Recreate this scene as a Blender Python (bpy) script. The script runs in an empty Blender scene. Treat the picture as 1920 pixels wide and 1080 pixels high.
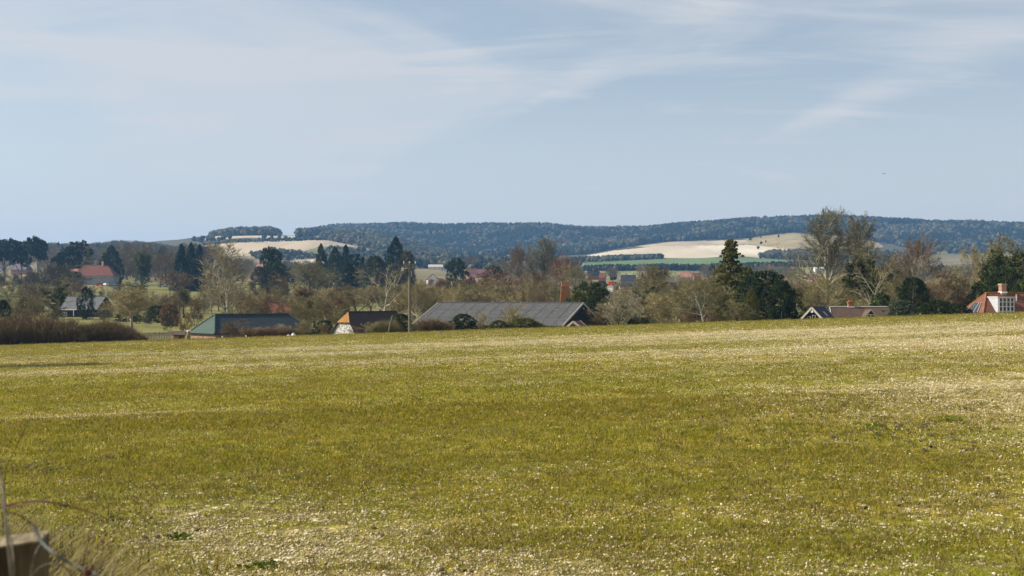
import bpy, math, random
import numpy as np
from mathutils import Vector, Matrix
R = math.radians
scene = bpy.context.scene
COL = scene.collection
random.seed(7)

# ------------------------------------------------------------------ camera
F = 2200.0; HZ = 560.0; W0, H0 = 1920.0, 1080.0
PITCH = math.atan((HZ - 540) / F)           # slightly upward
cam_d = bpy.data.cameras.new('camera'); cam = bpy.data.objects.new('camera', cam_d); COL.objects.link(cam)
cam_d.sensor_width = 36; cam_d.lens = 36 * F / W0
cam_d.clip_start = 0.1; cam_d.clip_end = 20000
cam.location = (0, 0, 0); cam.rotation_euler = (R(90) + PITCH, 0, 0)
cam_d.dof.use_dof = True; cam_d.dof.focus_distance = 120; cam_d.dof.aperture_fstop = 6.3
scene.camera = cam

# ------------------------------------------------------------------ light
SUN_AZ, SUN_EL = 84.0, 36.0                 # degrees left of the view direction, height
SD = Vector((-math.sin(R(SUN_AZ)) * math.cos(R(SUN_EL)), math.cos(R(SUN_AZ)) * math.cos(R(SUN_EL)), math.sin(R(SUN_EL))))
sl = bpy.data.lights.new('sun', 'SUN'); sl.energy = 5.0; sl.angle = R(0.53); sl.color = (1.0, 0.92, 0.78)
so = bpy.data.objects.new('sun', sl); COL.objects.link(so)
so.rotation_euler = SD.to_track_quat('Z', 'Y').to_euler(); so.location = (-40, 0, 60)
world = bpy.data.worlds.new('World'); scene.world = world; world.use_nodes = True
nt = world.node_tree; nt.nodes.clear()
def WN(t, **k):
    n = nt.nodes.new(t)
    for a, b in k.items(): setattr(n, a, b)
    return n
WL = nt.links.new
bg = WN('ShaderNodeBackground'); out = WN('ShaderNodeOutputWorld'); WL(bg.outputs[0], out.inputs[0])
sky = WN('ShaderNodeTexSky', sky_type='NISHITA', sun_disc=False, sun_elevation=R(SUN_EL), sun_rotation=R(-SUN_AZ),
         altitude=60, air_density=1.0, dust_density=1.2, ozone_density=1.6)
tc = WN('ShaderNodeTexCoord'); sep = WN('ShaderNodeSeparateXYZ'); WL(tc.outputs['Generated'], sep.inputs[0])
def wm(op, a, b=None, c=None):
    n = WN('ShaderNodeMath', operation=op)
    for i, v in enumerate((a, b, c)):
        if v is None: continue
        if isinstance(v, (int, float)): n.inputs[i].default_value = v
        else: WL(v, n.inputs[i])
    return n.outputs[0]
# high thin cirrus on a plane above: direction divided by its height
zz = wm('ADD', wm('MAXIMUM', sep.outputs[2], 0.0), 0.10)
cx = wm('DIVIDE', sep.outputs[0], zz); cy = wm('DIVIDE', sep.outputs[1], zz)
cmb = WN('ShaderNodeCombineXYZ'); WL(cx, cmb.inputs[0]); WL(cy, cmb.inputs[1])
def cloud(scale, rot, sx, sy, loc, detail, dist, lo, hi, rough=0.6):
    mp = WN('ShaderNodeMapping'); mp.inputs['Rotation'].default_value = (0, 0, R(rot)); mp.inputs['Scale'].default_value = (sx, sy, 1)
    mp.inputs['Location'].default_value = loc; WL(cmb.outputs[0], mp.inputs[0])
    n = WN('ShaderNodeTexNoise'); n.inputs['Scale'].default_value = scale; n.inputs['Detail'].default_value = detail
    n.inputs['Roughness'].default_value = rough; n.inputs['Distortion'].default_value = dist; WL(mp.outputs[0], n.inputs['Vector'])
    r = WN('ShaderNodeMapRange', interpolation_type='SMOOTHSTEP'); r.inputs['From Min'].default_value = lo; r.inputs['From Max'].default_value = hi
    WL(n.outputs[0], r.inputs[0]); return r.outputs[0]
veil = cloud(0.62, 35, 1.0, 0.8, (5.4, 2.7, 0), 7, 1.2, 0.38, 0.62, 0.55)
wisp = cloud(1.1, -50, 0.6, 1.7, (2.3, 4.9, 0), 9, 1.4, 0.46, 0.70, 0.58)
puff = cloud(5.0, 10, 0.5, 1.8, (0.2, 2.2, 0), 4, 0.3, 0.71, 0.80, 0.5)
cf = wm('MINIMUM', wm('ADD', wm('ADD', wm('MULTIPLY_ADD', veil, 0.48, 0.33), wm('MULTIPLY', wisp, 0.38)), wm('MULTIPLY', puff, 0.2)), 0.92)
# soft low-level haze whitening towards the horizon (all round)
low = WN('ShaderNodeMapRange', interpolation_type='SMOOTHSTEP'); low.inputs['From Min'].default_value = 0.30; low.inputs['From Max'].default_value = 0.0
WL(sep.outputs[2], low.inputs[0])
# one longer diagonal streak of cirrus, as a direction in the sky
ax = wm('SUBTRACT', sep.outputs[0], 0.290); az_ = wm('SUBTRACT', sep.outputs[2], 0.166)
al = wm('ADD', wm('MULTIPLY', ax, 0.924), wm('MULTIPLY', az_, 0.383)); ac = wm('ADD', wm('MULTIPLY', ax, -0.383), wm('MULTIPLY', az_, 0.924))
fil = cloud(1.6, -60, 0.6, 2.2, (0.3, 0.9, 0), 8, 0.8, 0.30, 0.62, 0.62)
def gs(v, w): return wm('POWER', 2.718, wm('MULTIPLY', wm('POWER', wm('ABSOLUTE', wm('DIVIDE', v, w)), 2.0), -1.0))
wide = wm('MULTIPLY_ADD', al, 0.10, 0.0125)
streak = wm('MULTIPLY', wm('MULTIPLY', gs(ac, wm('MAXIMUM', wide, 0.002)), gs(al, 0.085)), wm('MULTIPLY', wm('MULTIPLY_ADD', fil, 0.6, 0.3), wm('GREATER_THAN', sep.outputs[1], 0.0)))
cf = wm('MINIMUM', wm('ADD', cf, wm('MULTIPLY', streak, 0.55)), 0.97)
cf2 = wm('MAXIMUM', cf, wm('MULTIPLY', low.outputs[0], 0.97))
mx = WN('ShaderNodeMix', data_type='RGBA'); WL(cf2, mx.inputs[0])
tint = WN('ShaderNodeMix', data_type='RGBA', blend_type='MULTIPLY'); tint.inputs[0].default_value = 1.0
SKYTINT = tint; tint.inputs[7].default_value = (0.86, 0.83, 0.78, 1)
WL(sky.outputs[0], tint.inputs[6]); WL(tint.outputs[2], mx.inputs[6]); mx.inputs[7].default_value = (4.20, 4.27, 4.38, 1)
WL(mx.outputs[2], bg.inputs[0]); bg.inputs[1].default_value = 0.10
vs = scene.view_settings
vs.view_transform = 'Standard'; vs.look = 'None'; vs.exposure = 0.68; vs.gamma = 1; vs.use_curve_mapping = False
scene.render.film_transparent = False
scene.cycles.max_bounces = 5; scene.cycles.diffuse_bounces = 2; scene.cycles.volume_bounces = 0
scene.cycles.transmission_bounces = 2; scene.cycles.glossy_bounces = 2; scene.cycles.use_denoising = True
scene.cycles.denoising_input_passes = 'RGB_ALBEDO_NORMAL'; scene.cycles.denoising_prefilter = 'ACCURATE'

# ------------------------------------------------------------------ pixel <-> world
SP, CP = math.sin(PITCH), math.cos(PITCH)
def pt(x, y, Y):
    xr = (x - 960) / F; v = -(y - 540) / F
    fy = CP - v * SP; fz = SP + v * CP
    return Vector((xr * Y / fy, Y, fz * Y / fy))
def zy(y, Y): return pt(960, y, Y).z

# ------------------------------------------------------------------ terrain heights
def far(Y): return Y if Y <= 600 else 600 + (Y - 600) * 0.55
TAB = {
 -700: [(140,690),(150,688),(165,676),(200,640),(300,600),(400,577),(600,540),(1000,512),(1500,491),(2000,473),(2300,475),(3000,479),(5000,470),(8000,470)],
 0: [(140,0),(150,648),(165,640),(200,617),(300,594),(400,575),(600,537),(800,520),(1000,508),(1200,497),(1500,491),(1800,479),(2000,473),(2300,475),(3000,479),(5000,468),(8000,470)],
 200: [(140,0),(150,647),(165,639),(200,617),(300,594),(400,575),(600,537),(800,520),(1000,508),(1200,497),(1500,489),(1800,477),(2000,470),(2300,472),(3000,469),(3500,462),(5000,466),(8000,470)],
 290: [(140,0),(150,644),(165,637),(200,617),(300,594),(400,575),(600,538),(1000,512),(1500,493),(2000,473),(2400,471),(3000,466),(3300,452),(3600,454),(5000,464),(8000,470)],
 370: [(140,0),(150,642),(165,636),(200,617),(300,594),(400,575),(600,538),(1000,514),(1500,503),(2000,491),(2200,485),(2400,472),(2800,457),(3000,450),(3200,445),(3500,446),(5000,460),(8000,470)],
 450:  [(140,0),(150,640),(165,636),(200,617),(300,594),(400,575),(600,540),(1000,516),(1500,502),(2000,490),(2200,482),(2400,472),(2800,453),(3000,446),(3200,440),(3400,438),(3700,444),(5000,455),(8000,470)],
 560:  [(140,0),(150,635),(165,635),(200,617),(300,594),(400,572),(600,542),(1000,520),(1500,506),(2000,494),(2400,476),(2800,452),(3000,446),(3200,441),(3500,440),(3800,446),(5000,440),(8000,460)],
 620: [(140,0),(150,634),(165,635),(200,617),(300,594),(400,570),(600,543),(1000,522),(1500,508),(2000,496),(2400,478),(2800,455),(3000,449),(3200,445),(3500,441),(3900,446),(4500,439),(5000,429),(5600,431),(8000,460)],
 700: [(140,0),(150,631),(165,634),(200,616),(300,594),(400,570),(600,543),(1000,524),(1500,510),(2000,500),(2400,487),(2800,468),(3000,461),(3200,452),(3500,444),(3900,452),(4500,443),(5000,427),(5600,429),(8000,460)],
 780: [(140,0),(150,630),(165,634),(200,616),(300,594),(400,570),(600,544),(1000,525),(1500,511),(2000,502),(2400,493),(2800,484),(3200,470),(3500,462),(3900,470),(4500,453),(5000,424),(5600,426),(8000,460)],
 840: [(140,0),(150,628),(165,634),(200,616),(300,594),(400,570),(600,545),(1000,526),(1500,512),(2000,503),(2400,495),(2800,490),(3200,486),(3500,484),(4000,482),(4400,465),(5000,425),(5600,427),(8000,460)],
 1000: [(140,0),(150,624),(165,632),(200,616),(300,594),(400,570),(600,546),(1000,528),(1500,514),(2000,503),(2400,495),(2800,489),(3500,483),(4000,477),(4400,463),(5000,425),(5600,427),(8000,460)],
 1100: [(140,0),(150,620),(165,628),(200,615),(300,592),(400,570),(600,546),(1000,528),(1500,514),(2000,505),(2600,488),(3200,481),(3600,477),(4000,474),(4400,461),(5000,431),(5600,433),(8000,460)],
 1200: [(140,0),(150,616),(165,624),(200,612),(300,592),(400,570),(600,546),(1000,528),(1500,514),(2000,504),(2600,485),(3200,478),(3600,466),(3900,460),(4400,453),(5000,432),(5600,433),(8000,460)],
 1300: [(140,0),(150,611),(165,620),(200,608),(300,590),(400,570),(600,546),(1000,528),(1500,514),(2000,504),(2600,484),(3000,481),(3600,463),(3900,455),(4300,448),(5000,424),(5600,426),(8000,460)],
 1400: [(140,0),(150,608),(165,616),(200,606),(300,588),(400,570),(600,546),(1000,528),(1500,514),(2000,504),(2600,484),(3000,480),(3600,461),(3900,451),(4300,440),(5000,415),(5600,417),(8000,460)],
 1500: [(140,0),(150,604),(165,612),(200,604),(300,586),(400,570),(600,546),(1000,528),(1500,514),(2000,504),(2600,488),(3000,478),(3300,465),(3600,449),(3800,441),(4000,440),(4300,435),(5000,411),(5600,413),(8000,460)],
 1590: [(140,0),(150,601),(165,610),(200,602),(300,586),(400,570),(600,546),(1000,528),(1500,514),(2000,506),(2600,492),(3000,482),(3300,472),(3600,460),(3800,453),(4000,456),(4300,448),(5000,411),(5600,413),(8000,460)],
 1650: [(140,0),(150,600),(165,608),(200,600),(300,585),(400,570),(600,546),(1000,528),(1500,514),(2000,508),(2600,496),(3000,489),(3600,482),(4000,474),(4300,462),(5000,414),(5600,416),(8000,460)],
 1750: [(140,0),(150,598),(165,606),(200,600),(300,585),(400,570),(600,546),(1000,528),(1500,515),(2000,510),(2600,502),(3000,494),(3400,482),(3800,473),(4000,470),(4300,460),(5000,418),(5600,420),(8000,460)],
 1920: [(140,0),(150,594),(165,604),(200,600),(300,585),(400,570),(600,546),(1000,528),(1500,515),(2000,510),(2600,502),(3000,494),(3400,484),(3800,476),(4000,472),(4300,460),(5000,425),(5600,427),(8000,460)],
 2700: [(140,600),(150,604),(165,612),(200,600),(300,585),(400,570),(600,546),(1000,528),(1500,515),(2000,510),(2600,502),(3000,494),(3400,484),(3800,476),(4000,472),(4300,460),(5000,425),(5600,427),(8000,460)],
}
def zfield(X, Y):
    X = np.asarray(X, float); Y = np.asarray(Y, float)
    u = np.clip(X, -110, 110)
    s = np.clip((Y - 2) / 20, 0, 1)
    edge = -1.65 - 0.0141 * Y + 0.0325 * u * s
    und = 0.04 * np.sin(X * 0.11 + 1.3) * np.sin(Y * 0.07) * np.clip((Y - 15) / 20, 0, 1) * np.clip((130 - Y) / 20, 0, 1)
    bank = 0.50 * np.exp(-np.clip(X + 0.44 * Y + 0.1, 0, 9) ** 2 / 0.55) * np.exp(-np.clip(Y - 4.5, 0, 99) ** 2 / 2.2)
    return edge + und + bank
RY = np.unique(np.concatenate([[140, 143, 146, 150, 155, 160, 165, 172, 180, 190], np.geomspace(200, far(8000), 300)]))
xs_c = np.array(sorted(TAB)); UC = np.arange(-700, 2701, 5.0)
zc = np.zeros((len(xs_c), len(RY)))
for i, xc in enumerate(xs_c):
    row = TAB[xc]; ys = [far(a) for a, b in row]; zs = [(HZ - b) / F * far(a) for a, b in row]
    zs[0] = float(zfield((xc - 960) / F * 140, 140.0))
    zc[i] = np.interp(RY, ys, zs)
ZG = np.zeros((len(UC), len(RY)))
for j in range(len(RY)):
    ZG[:, j] = np.interp(UC, xs_c, zc[:, j])
# smooth along and across, leaving the rings next to the field as they are
for it in range(26):
    Z2 = ZG.copy()
    Z2[:, 1:-1] = 0.25 * ZG[:, :-2] + 0.5 * ZG[:, 1:-1] + 0.25 * ZG[:, 2:]
    if it < 14:
        Z3 = Z2.copy(); Z3[1:-1] = 0.25 * Z2[:-2] + 0.5 * Z2[1:-1] + 0.25 * Z2[2:]; Z2 = Z3
    wgt = np.clip((RY - 190) / 60, 0, 1)
    if it < 3: wgt = np.maximum(wgt, np.clip((RY - 146) / 10, 0, 1))
    ZG = ZG * (1 - wgt) + Z2 * wgt
uu, yy = np.meshgrid(UC, RY, indexing='ij')
ZG += np.clip((yy - 500) / 600, 0, 1) * (1.3 * np.sin(uu * 0.021 + yy * 0.006) + 0.9 * np.sin(uu * 0.047 - yy * 0.011))
def ground(X, Y):
    X = np.atleast_1d(np.asarray(X, float)); Y = np.atleast_1d(np.asarray(Y, float))
    u = np.clip(960 + F * X / np.maximum(Y, 1), UC[0], UC[-1] - 0.01)
    fi = (u - UC[0]) / 5.0; i = fi.astype(int); fi = fi - i
    Yc = np.clip(Y, RY[0], RY[-1] - 0.01); j = np.clip(np.searchsorted(RY, Yc, side='right') - 1, 0, len(RY) - 2)
    fj = (Yc - RY[j]) / (RY[j + 1] - RY[j])
    z = (ZG[i, j] * (1 - fi) + ZG[i + 1, j] * fi) * (1 - fj) + (ZG[i, j + 1] * (1 - fi) + ZG[i + 1, j + 1] * fi) * fj
    zf = zfield(X, np.minimum(Y, 140))
    return np.where(Y < 140, zf, z)
def gz(X, Y): return float(ground(X, Y)[0])

# ------------------------------------------------------------------ materials
MATS = {}
def new_mat(name):
    m = bpy.data.materials.new(name); m.use_nodes = True; m.node_tree.nodes.clear()
    MATS[name] = m; return m
class NT:
    def __init__(s, m): s.t = m.node_tree; s.L = s.t.links.new
    def n(s, typ, **k):
        nd = s.t.nodes.new(typ)
        for a, b in k.items(): setattr(nd, a, b)
        return nd
    def set(s, sock, v):
        if isinstance(v, bpy.types.NodeSocket): s.L(v, sock)
        elif isinstance(v, (tuple, list)): sock.default_value = (*v, 1) if (len(v) == 3 and len(sock.default_value) == 4) else v
        else: sock.default_value = v
    def noise(s, scale, detail=3, vec=None, rough=0.55, dist=0.0):
        nd = s.n('ShaderNodeTexNoise'); nd.inputs['Scale'].default_value = scale; nd.inputs['Detail'].default_value = detail
        nd.inputs['Roughness'].default_value = rough; nd.inputs['Distortion'].default_value = dist
        if vec is not None: s.L(vec, nd.inputs['Vector'])
        return nd.outputs[0]
    def coords(s, scale=(1, 1, 1), rot=(0, 0, 0), kind='Object'):
        tcn = s.n('ShaderNodeTexCoord'); mp = s.n('ShaderNodeMapping'); mp.inputs['Scale'].default_value = scale
        mp.inputs['Rotation'].default_value = rot; s.L(tcn.outputs[kind], mp.inputs[0]); return mp.outputs[0]
    def rng(s, v, a, b, c=0.0, d=1.0):
        nd = s.n('ShaderNodeMapRange', interpolation_type='SMOOTHSTEP')
        s.L(v, nd.inputs[0]); nd.inputs[1].default_value = a; nd.inputs[2].default_value = b; nd.inputs[3].default_value = c; nd.inputs[4].default_value = d
        return nd.outputs[0]
    def mix(s, f, a, b, mode='MIX'):
        nd = s.n('ShaderNodeMix', data_type='RGBA', blend_type=mode); s.set(nd.inputs[0], f); s.set(nd.inputs[6], a); s.set(nd.inputs[7], b); return nd.outputs[2]
    def math(s, op, a, b=0.0):
        nd = s.n('ShaderNodeMath', operation=op); s.set(nd.inputs[0], a); s.set(nd.inputs[1], b); return nd.outputs[0]
    def attr(s, name, o='Fac'):
        nd = s.n('ShaderNodeAttribute', attribute_name=name); return nd.outputs[o]
    def bump(s, h, strength=0.5, dist=0.02):
        nd = s.n('ShaderNodeBump'); nd.inputs['Strength'].default_value = strength; nd.inputs['Distance'].default_value = dist; s.L(h, nd.inputs['Height']); return nd.outputs[0]
    def out(s, col, rough=0.85, normal=None, spec=0.25, transl=None, metal=0.0):
        p = s.n('ShaderNodeBsdfPrincipled'); s.set(p.inputs['Base Color'], col); s.set(p.inputs['Roughness'], rough)
        p.inputs['Specular IOR Level'].default_value = spec; p.inputs['Metallic'].default_value = metal
        if normal is not None: s.L(normal, p.inputs['Normal'])
        o = s.n('ShaderNodeOutputMaterial'); res = p.outputs[0]
        if transl:
            tr = s.n('ShaderNodeBsdfTranslucent'); s.set(tr.inputs[0], col); ms = s.n('ShaderNodeMixShader'); ms.inputs[0].default_value = transl
            s.L(p.outputs[0], ms.inputs[1]); s.L(tr.outputs[0], ms.inputs[2]); res = ms.outputs[0]
        s.L(res, o.inputs[0])
def plain(name, a, b=None, scale=2.0, rough=0.85, bump=0.0, spec=0.25, detail=5, lo=0.35, hi=0.65, kind='Object', stretch=(1, 1, 1), metal=0.0):
    m = new_mat(name); t = NT(m)
    v = t.coords(stretch, kind=kind); n = t.noise(scale, detail, v)
    col = t.mix(t.rng(n, lo, hi), a, b if b else tuple(c * 0.7 for c in a))
    t.out(col, rough, t.bump(t.noise(scale * 6, 3, v), bump, 0.02) if bump else None, spec, metal=metal); return m

# foreground crop field: thin young grass over pale flinty chalk soil
m = new_mat('field_soil'); t = NT(m); v = t.coords(); vx = t.coords((0.35, 1.0, 1), (0, 0, R(4)))
chalk = t.attr('chalk')
big = t.noise(0.09, 4, vx); mid = t.noise(0.8, 5, vx); fine = t.noise(9, 4, v); fin2 = t.noise(34, 3, v)
green = t.mix(t.rng(mid, 0.35, 0.65), (0.27, 0.225, 0.018), (0.175, 0.185, 0.014))
green = t.mix(t.rng(big, 0.45, 0.62, 0, 0.7), green, (0.32, 0.235, 0.050))
green = t.mix(t.rng(fine, 0.42, 0.66, 0, 0.6), green, (0.07, 0.065, 0.014))
dry = t.mix(t.rng(fine, 0.4, 0.6), (0.46, 0.37, 0.19), (0.19, 0.155, 0.06))
vo = t.n('ShaderNodeTexVoronoi'); vo.inputs['Scale'].default_value = 7.0; vo.inputs['Randomness'].default_value = 1.0; t.L(t.coords((1, 0.8, 1)), vo.inputs['Vector'])
speck = t.rng(vo.outputs['Distance'], 0.26, 0.14)
brk = t.noise(2.3, 5, t.coords((0.45, 1.0, 1)), 0.7); brk2 = t.noise(0.5, 4, t.coords((0.4, 1.0, 1)), 0.6)
cover = t.math('ADD', t.math('MULTIPLY', chalk, 1.0), t.math('ADD', t.math('MULTIPLY', t.math('SUBTRACT', fine, 0.5), 0.9), t.math('ADD', t.math('MULTIPLY', t.math('SUBTRACT', brk, 0.5), 1.5), t.math('MULTIPLY', t.math('SUBTRACT', brk2, 0.5), 1.0))))
c1 = t.mix(t.rng(cover, 0.34, 0.85, 0, 0.80), green, dry)
sp_f = t.math('MULTIPLY', speck, t.rng(t.math('ADD', chalk, t.math('ADD', t.math('MULTIPLY', t.math('SUBTRACT', fin2, 0.5), 0.8), t.math('MULTIPLY', t.math('SUBTRACT', brk, 0.5), 1.2))), 0.05, 0.6))
c1 = t.mix(sp_f, c1, (0.78, 0.70, 0.52))
t.out(c1, 0.95, t.bump(t.math('ADD', fine, t.math('MULTIPLY', fin2, 0.5)), 0.7, 0.05), 0.1)

def land(name, a, b, c=None, s1=0.004, s2=0.03, stretch=(1, 1, 1), rot=0):
    m = new_mat(name); t = NT(m); v = t.coords(stretch, (0, 0, R(rot)))
    col = t.mix(t.rng(t.noise(s1, 5, v), 0.38, 0.62), a, b)
    if c: col = t.mix(t.rng(t.noise(s2, 5, v), 0.45, 0.7), col, c)
    t.out(col, 0.95, None, 0.1); return m
land('meadow_grass', (0.135, 0.135, 0.032), (0.18, 0.155, 0.055), (0.10, 0.092, 0.035), 0.02, 0.09)
land('rough_pasture', (0.19, 0.15, 0.085), (0.15, 0.13, 0.06), (0.10, 0.095, 0.045), 0.006, 0.02)
land('chalk_plough', (0.45, 0.37, 0.26), (0.36, 0.29, 0.20), (0.29, 0.235, 0.16), 0.006, 0.016, (1, 0.12, 1), 68)
land('chalk_pale', (0.56, 0.50, 0.39), (0.46, 0.39, 0.285), (0.40, 0.33, 0.24), 0.008, 0.020, (1, 0.14, 1), -72)
land('green_crop', (0.095, 0.145, 0.055), (0.11, 0.155, 0.062), (0.12, 0.16, 0.07), 0.004, 0.01, (1, 0.3, 1))
land('olive_pasture', (0.17, 0.175, 0.075), (0.21, 0.19, 0.10), (0.13, 0.14, 0.06), 0.008, 0.02)
land('down_grass', (0.31, 0.24, 0.125), (0.26, 0.205, 0.10), (0.19, 0.165, 0.08), 0.008, 0.022)
land('wood_floor', (0.075, 0.068, 0.04), (0.05, 0.052, 0.032), (0.10, 0.085, 0.055), 0.01, 0.05)

# plants: colour comes from the object colour (kind of tree), noise and a per-clump attribute
def plantmat(name, inst=False, transl=None, dark=0.6, ramp=None, vscale=0.5):
    m = new_mat(name); t = NT(m)
    oi = t.n('ShaderNodeObjectInfo')
    if ramp:
        cr = t.n('ShaderNodeValToRGB'); cr.color_ramp.interpolation = 'LINEAR'; e = cr.color_ramp.elements
        while len(e) < len(ramp): e.new(0.5)
        for i, c in enumerate(ramp): e[i].position = i / (len(ramp) - 1); e[i].color = (*c, 1)
        t.L(oi.outputs['Random'], cr.inputs[0]); base = cr.outputs[0]
    else: base = oi.outputs['Color']
    k = t.attr('tint')
    n = t.noise(vscale, 3, t.coords(kind='Object'))
    f = t.math('ADD', t.math('MULTIPLY', k, 0.8), t.math('MULTIPLY', t.rng(n, 0.3, 0.7), 0.3))
    col = t.mix(f, t.mix(1.0, base, (dark, dark, dark), 'MULTIPLY'), base)
    t.out(col, 0.8, None, 0.15, transl); return m
plantmat('twigs', dark=0.35, vscale=3.0)
plantmat('leaves', dark=0.3, transl=0.25, vscale=4.0)
plantmat('bark', dark=0.6, vscale=6.0)
plantmat('grass_blades', ramp=[(0.12, 0.165, 0.012), (0.29, 0.265, 0.024), (0.41, 0.31, 0.030), (0.16, 0.20, 0.007), (0.54, 0.42, 0.11), (0.25, 0.25, 0.009), (0.26, 0.17, 0.025), (0.14, 0.16, 0.008)], transl=0.42, dark=0.5)
plantmat('dry_blades', ramp=[(0.24, 0.175, 0.08), (0.085, 0.062, 0.028), (0.38, 0.30, 0.15), (0.11, 0.13, 0.018), (0.13, 0.085, 0.04), (0.24, 0.22, 0.03), (0.30, 0.22, 0.10)], transl=0.3, dark=0.4)
plantmat('flint', ramp=[(0.66, 0.57, 0.38), (0.50, 0.41, 0.25), (0.80, 0.73, 0.56), (0.32, 0.25, 0.14), (0.58, 0.48, 0.30), (0.40, 0.32, 0.16), (0.74, 0.65, 0.45)], dark=0.8, vscale=20)
plantmat('wood_grey', ramp=[(0.105, 0.102, 0.062), (0.135, 0.130, 0.082), (0.078, 0.078, 0.048), (0.12, 0.116, 0.07)], dark=0.55, vscale=1.0)
plantmat('wood_dark', ramp=[(0.010, 0.020, 0.014), (0.020, 0.032, 0.018), (0.014, 0.024, 0.016)], dark=0.5, vscale=1.0)
plantmat('wood_brown', ramp=[(0.22, 0.145, 0.085), (0.18, 0.14, 0.08), (0.26, 0.18, 0.11)], dark=0.55, vscale=1.0)

# building materials
def roofmat(name, a, b, rib=0.0, ribs=6.0, lichen=None, axis=0, rough=0.8, spec=0.3):
    m = new_mat(name); t = NT(m); v = t.coords()
    col = t.mix(t.rng(t.noise(1.3, 6, v), 0.35, 0.65), a, b)
    col = t.mix(t.rng(t.noise(9, 3, v), 0.45, 0.62, 0, 0.5), col, tuple(c * 0.6 for c in a))
    if lichen: col = t.mix(t.rng(t.noise(2.6, 6, v, 0.7), 0.56, 0.68), col, lichen)
    h = t.noise(14, 3, v)
    if rib:
        w = t.n('ShaderNodeTexWave', wave_type='BANDS', bands_direction='X' if axis == 0 else 'Y'); w.inputs['Scale'].default_value = ribs; t.L(v, w.inputs['Vector'])
        h = t.math('ADD', t.math('MULTIPLY', h, 0.4), t.math('MULTIPLY', w.outputs[1], rib))
    t.out(col, rough, t.bump(h, 0.8, 0.03), spec); return m
roofmat('fibre_cement', (0.058, 0.060, 0.064), (0.080, 0.080, 0.080), 0.6, 1.6, (0.145, 0.14, 0.12))
roofmat('green_sheet', (0.040, 0.072, 0.058), (0.052, 0.092, 0.075), 0.8, 3.0, None, 1)
roofmat('shaded_green_sheet', (0.020, 0.030, 0.045), (0.030, 0.045, 0.055), 0.8, 3.0)  # same green sheet away from the sun, its shade put into a navy colour
roofmat('dark_clay', (0.050, 0.034, 0.028), (0.030, 0.024, 0.024))
roofmat('orange_lichen', (0.36, 0.15, 0.022), (0.22, 0.10, 0.028), 0, 6, (0.42, 0.24, 0.04))
roofmat('clay_tile', (0.185, 0.064, 0.038), (0.125, 0.05, 0.034), 0, 6, (0.30, 0.20, 0.13))
roofmat('brown_tile', (0.105, 0.066, 0.046), (0.075, 0.048, 0.036), 0, 6, (0.16, 0.11, 0.06))
roofmat('red_tile', (0.19, 0.060, 0.038), (0.13, 0.046, 0.032))
roofmat('pink_tile', (0.36, 0.16, 0.14), (0.30, 0.13, 0.11))
roofmat('purple_slate', (0.13, 0.105, 0.14), (0.10, 0.085, 0.11))
roofmat('grey_slate', (0.105, 0.11, 0.115), (0.08, 0.085, 0.092))
roofmat('dark_slate', (0.022, 0.026, 0.038), (0.032, 0.036, 0.046))
plain('brick_red', (0.34, 0.15, 0.095), (0.26, 0.115, 0.075), 5, bump=0.3)
plain('brick_orange', (0.42, 0.165, 0.075), (0.30, 0.15, 0.055), 3.2, bump=0.3, lo=0.4, hi=0.6)
plain('brick_salmon', (0.36, 0.21, 0.14), (0.27, 0.15, 0.10), 3, bump=0.3)
plain('flint_wall', (0.66, 0.63, 0.58), (0.24, 0.23, 0.22), 4.5, bump=0.5, lo=0.42, hi=0.58)
plain('cream_render', (0.70, 0.62, 0.42), (0.62, 0.54, 0.36), 1)
plain('white_render', (0.78, 0.76, 0.72), (0.68, 0.66, 0.62), 1)
plain('grey_render', (0.30, 0.29, 0.27), (0.24, 0.23, 0.215), 1)
plain('dark_boards', (0.024, 0.026, 0.034), (0.016, 0.017, 0.022), 3, stretch=(1, 1, 6), bump=0.3)
plain('white_paint', (0.80, 0.79, 0.76), (0.70, 0.69, 0.66), 4, 0.5)
plain('stone_verge', (0.50, 0.47, 0.41), (0.36, 0.34, 0.30), 4)
plain('window_glass', (0.020, 0.024, 0.032), (0.04, 0.045, 0.055), 1, 0.12, spec=0.6)
plain('pot_clay', (0.50, 0.20, 0.11), (0.42, 0.16, 0.08), 4)
plain('pot_red', (0.52, 0.075, 0.045), (0.42, 0.06, 0.04), 4)
plain('pole_wood', (0.185, 0.162, 0.132), (0.10, 0.088, 0.072), 3, stretch=(8, 8, 0.6), bump=0.4)
plain('old_wood', (0.12, 0.088, 0.052), (0.04, 0.03, 0.02), 22, stretch=(1, 1, 0.12), bump=0.8, lo=0.38, hi=0.6)
plain('wood_end', (0.30, 0.245, 0.145), (0.14, 0.11, 0.06), 60, stretch=(1, 0.2, 1), bump=0.6)
plain('pale_fence', (0.36, 0.32, 0.28), (0.24, 0.21, 0.18), 3)
plain('steel', (0.35, 0.36, 0.37), None, 4, 0.4, metal=0.7)
plain('ceramic', (0.70, 0.68, 0.62), None, 4, 0.3)
plain('wire_black', (0.03, 0.03, 0.03), None, 4)
plain('bramble_red', (0.10, 0.040, 0.028), (0.06, 0.03, 0.025), 40)
plain('bramble_grey', (0.16, 0.135, 0.10), (0.07, 0.056, 0.042), 40)
plain('bramble_blue', (0.12, 0.135, 0.14), (0.10, 0.085, 0.07), 30)
plain('clod', (0.060, 0.045, 0.032), (0.10, 0.08, 0.055), 30, bump=0.5)
plain('tyre_rubber', (0.02, 0.02, 0.02))
for nm, c in dict(car_white=(0.78, 0.78, 0.78), car_red=(0.55, 0.02, 0.04), car_blue=(0.12, 0.30, 0.62), car_silver=(0.45, 0.46, 0.48), car_black=(0.02, 0.02, 0.025)).items():
    plain(nm, c, tuple(x * 0.95 for x in c), 1, 0.25, spec=0.5)
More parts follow.
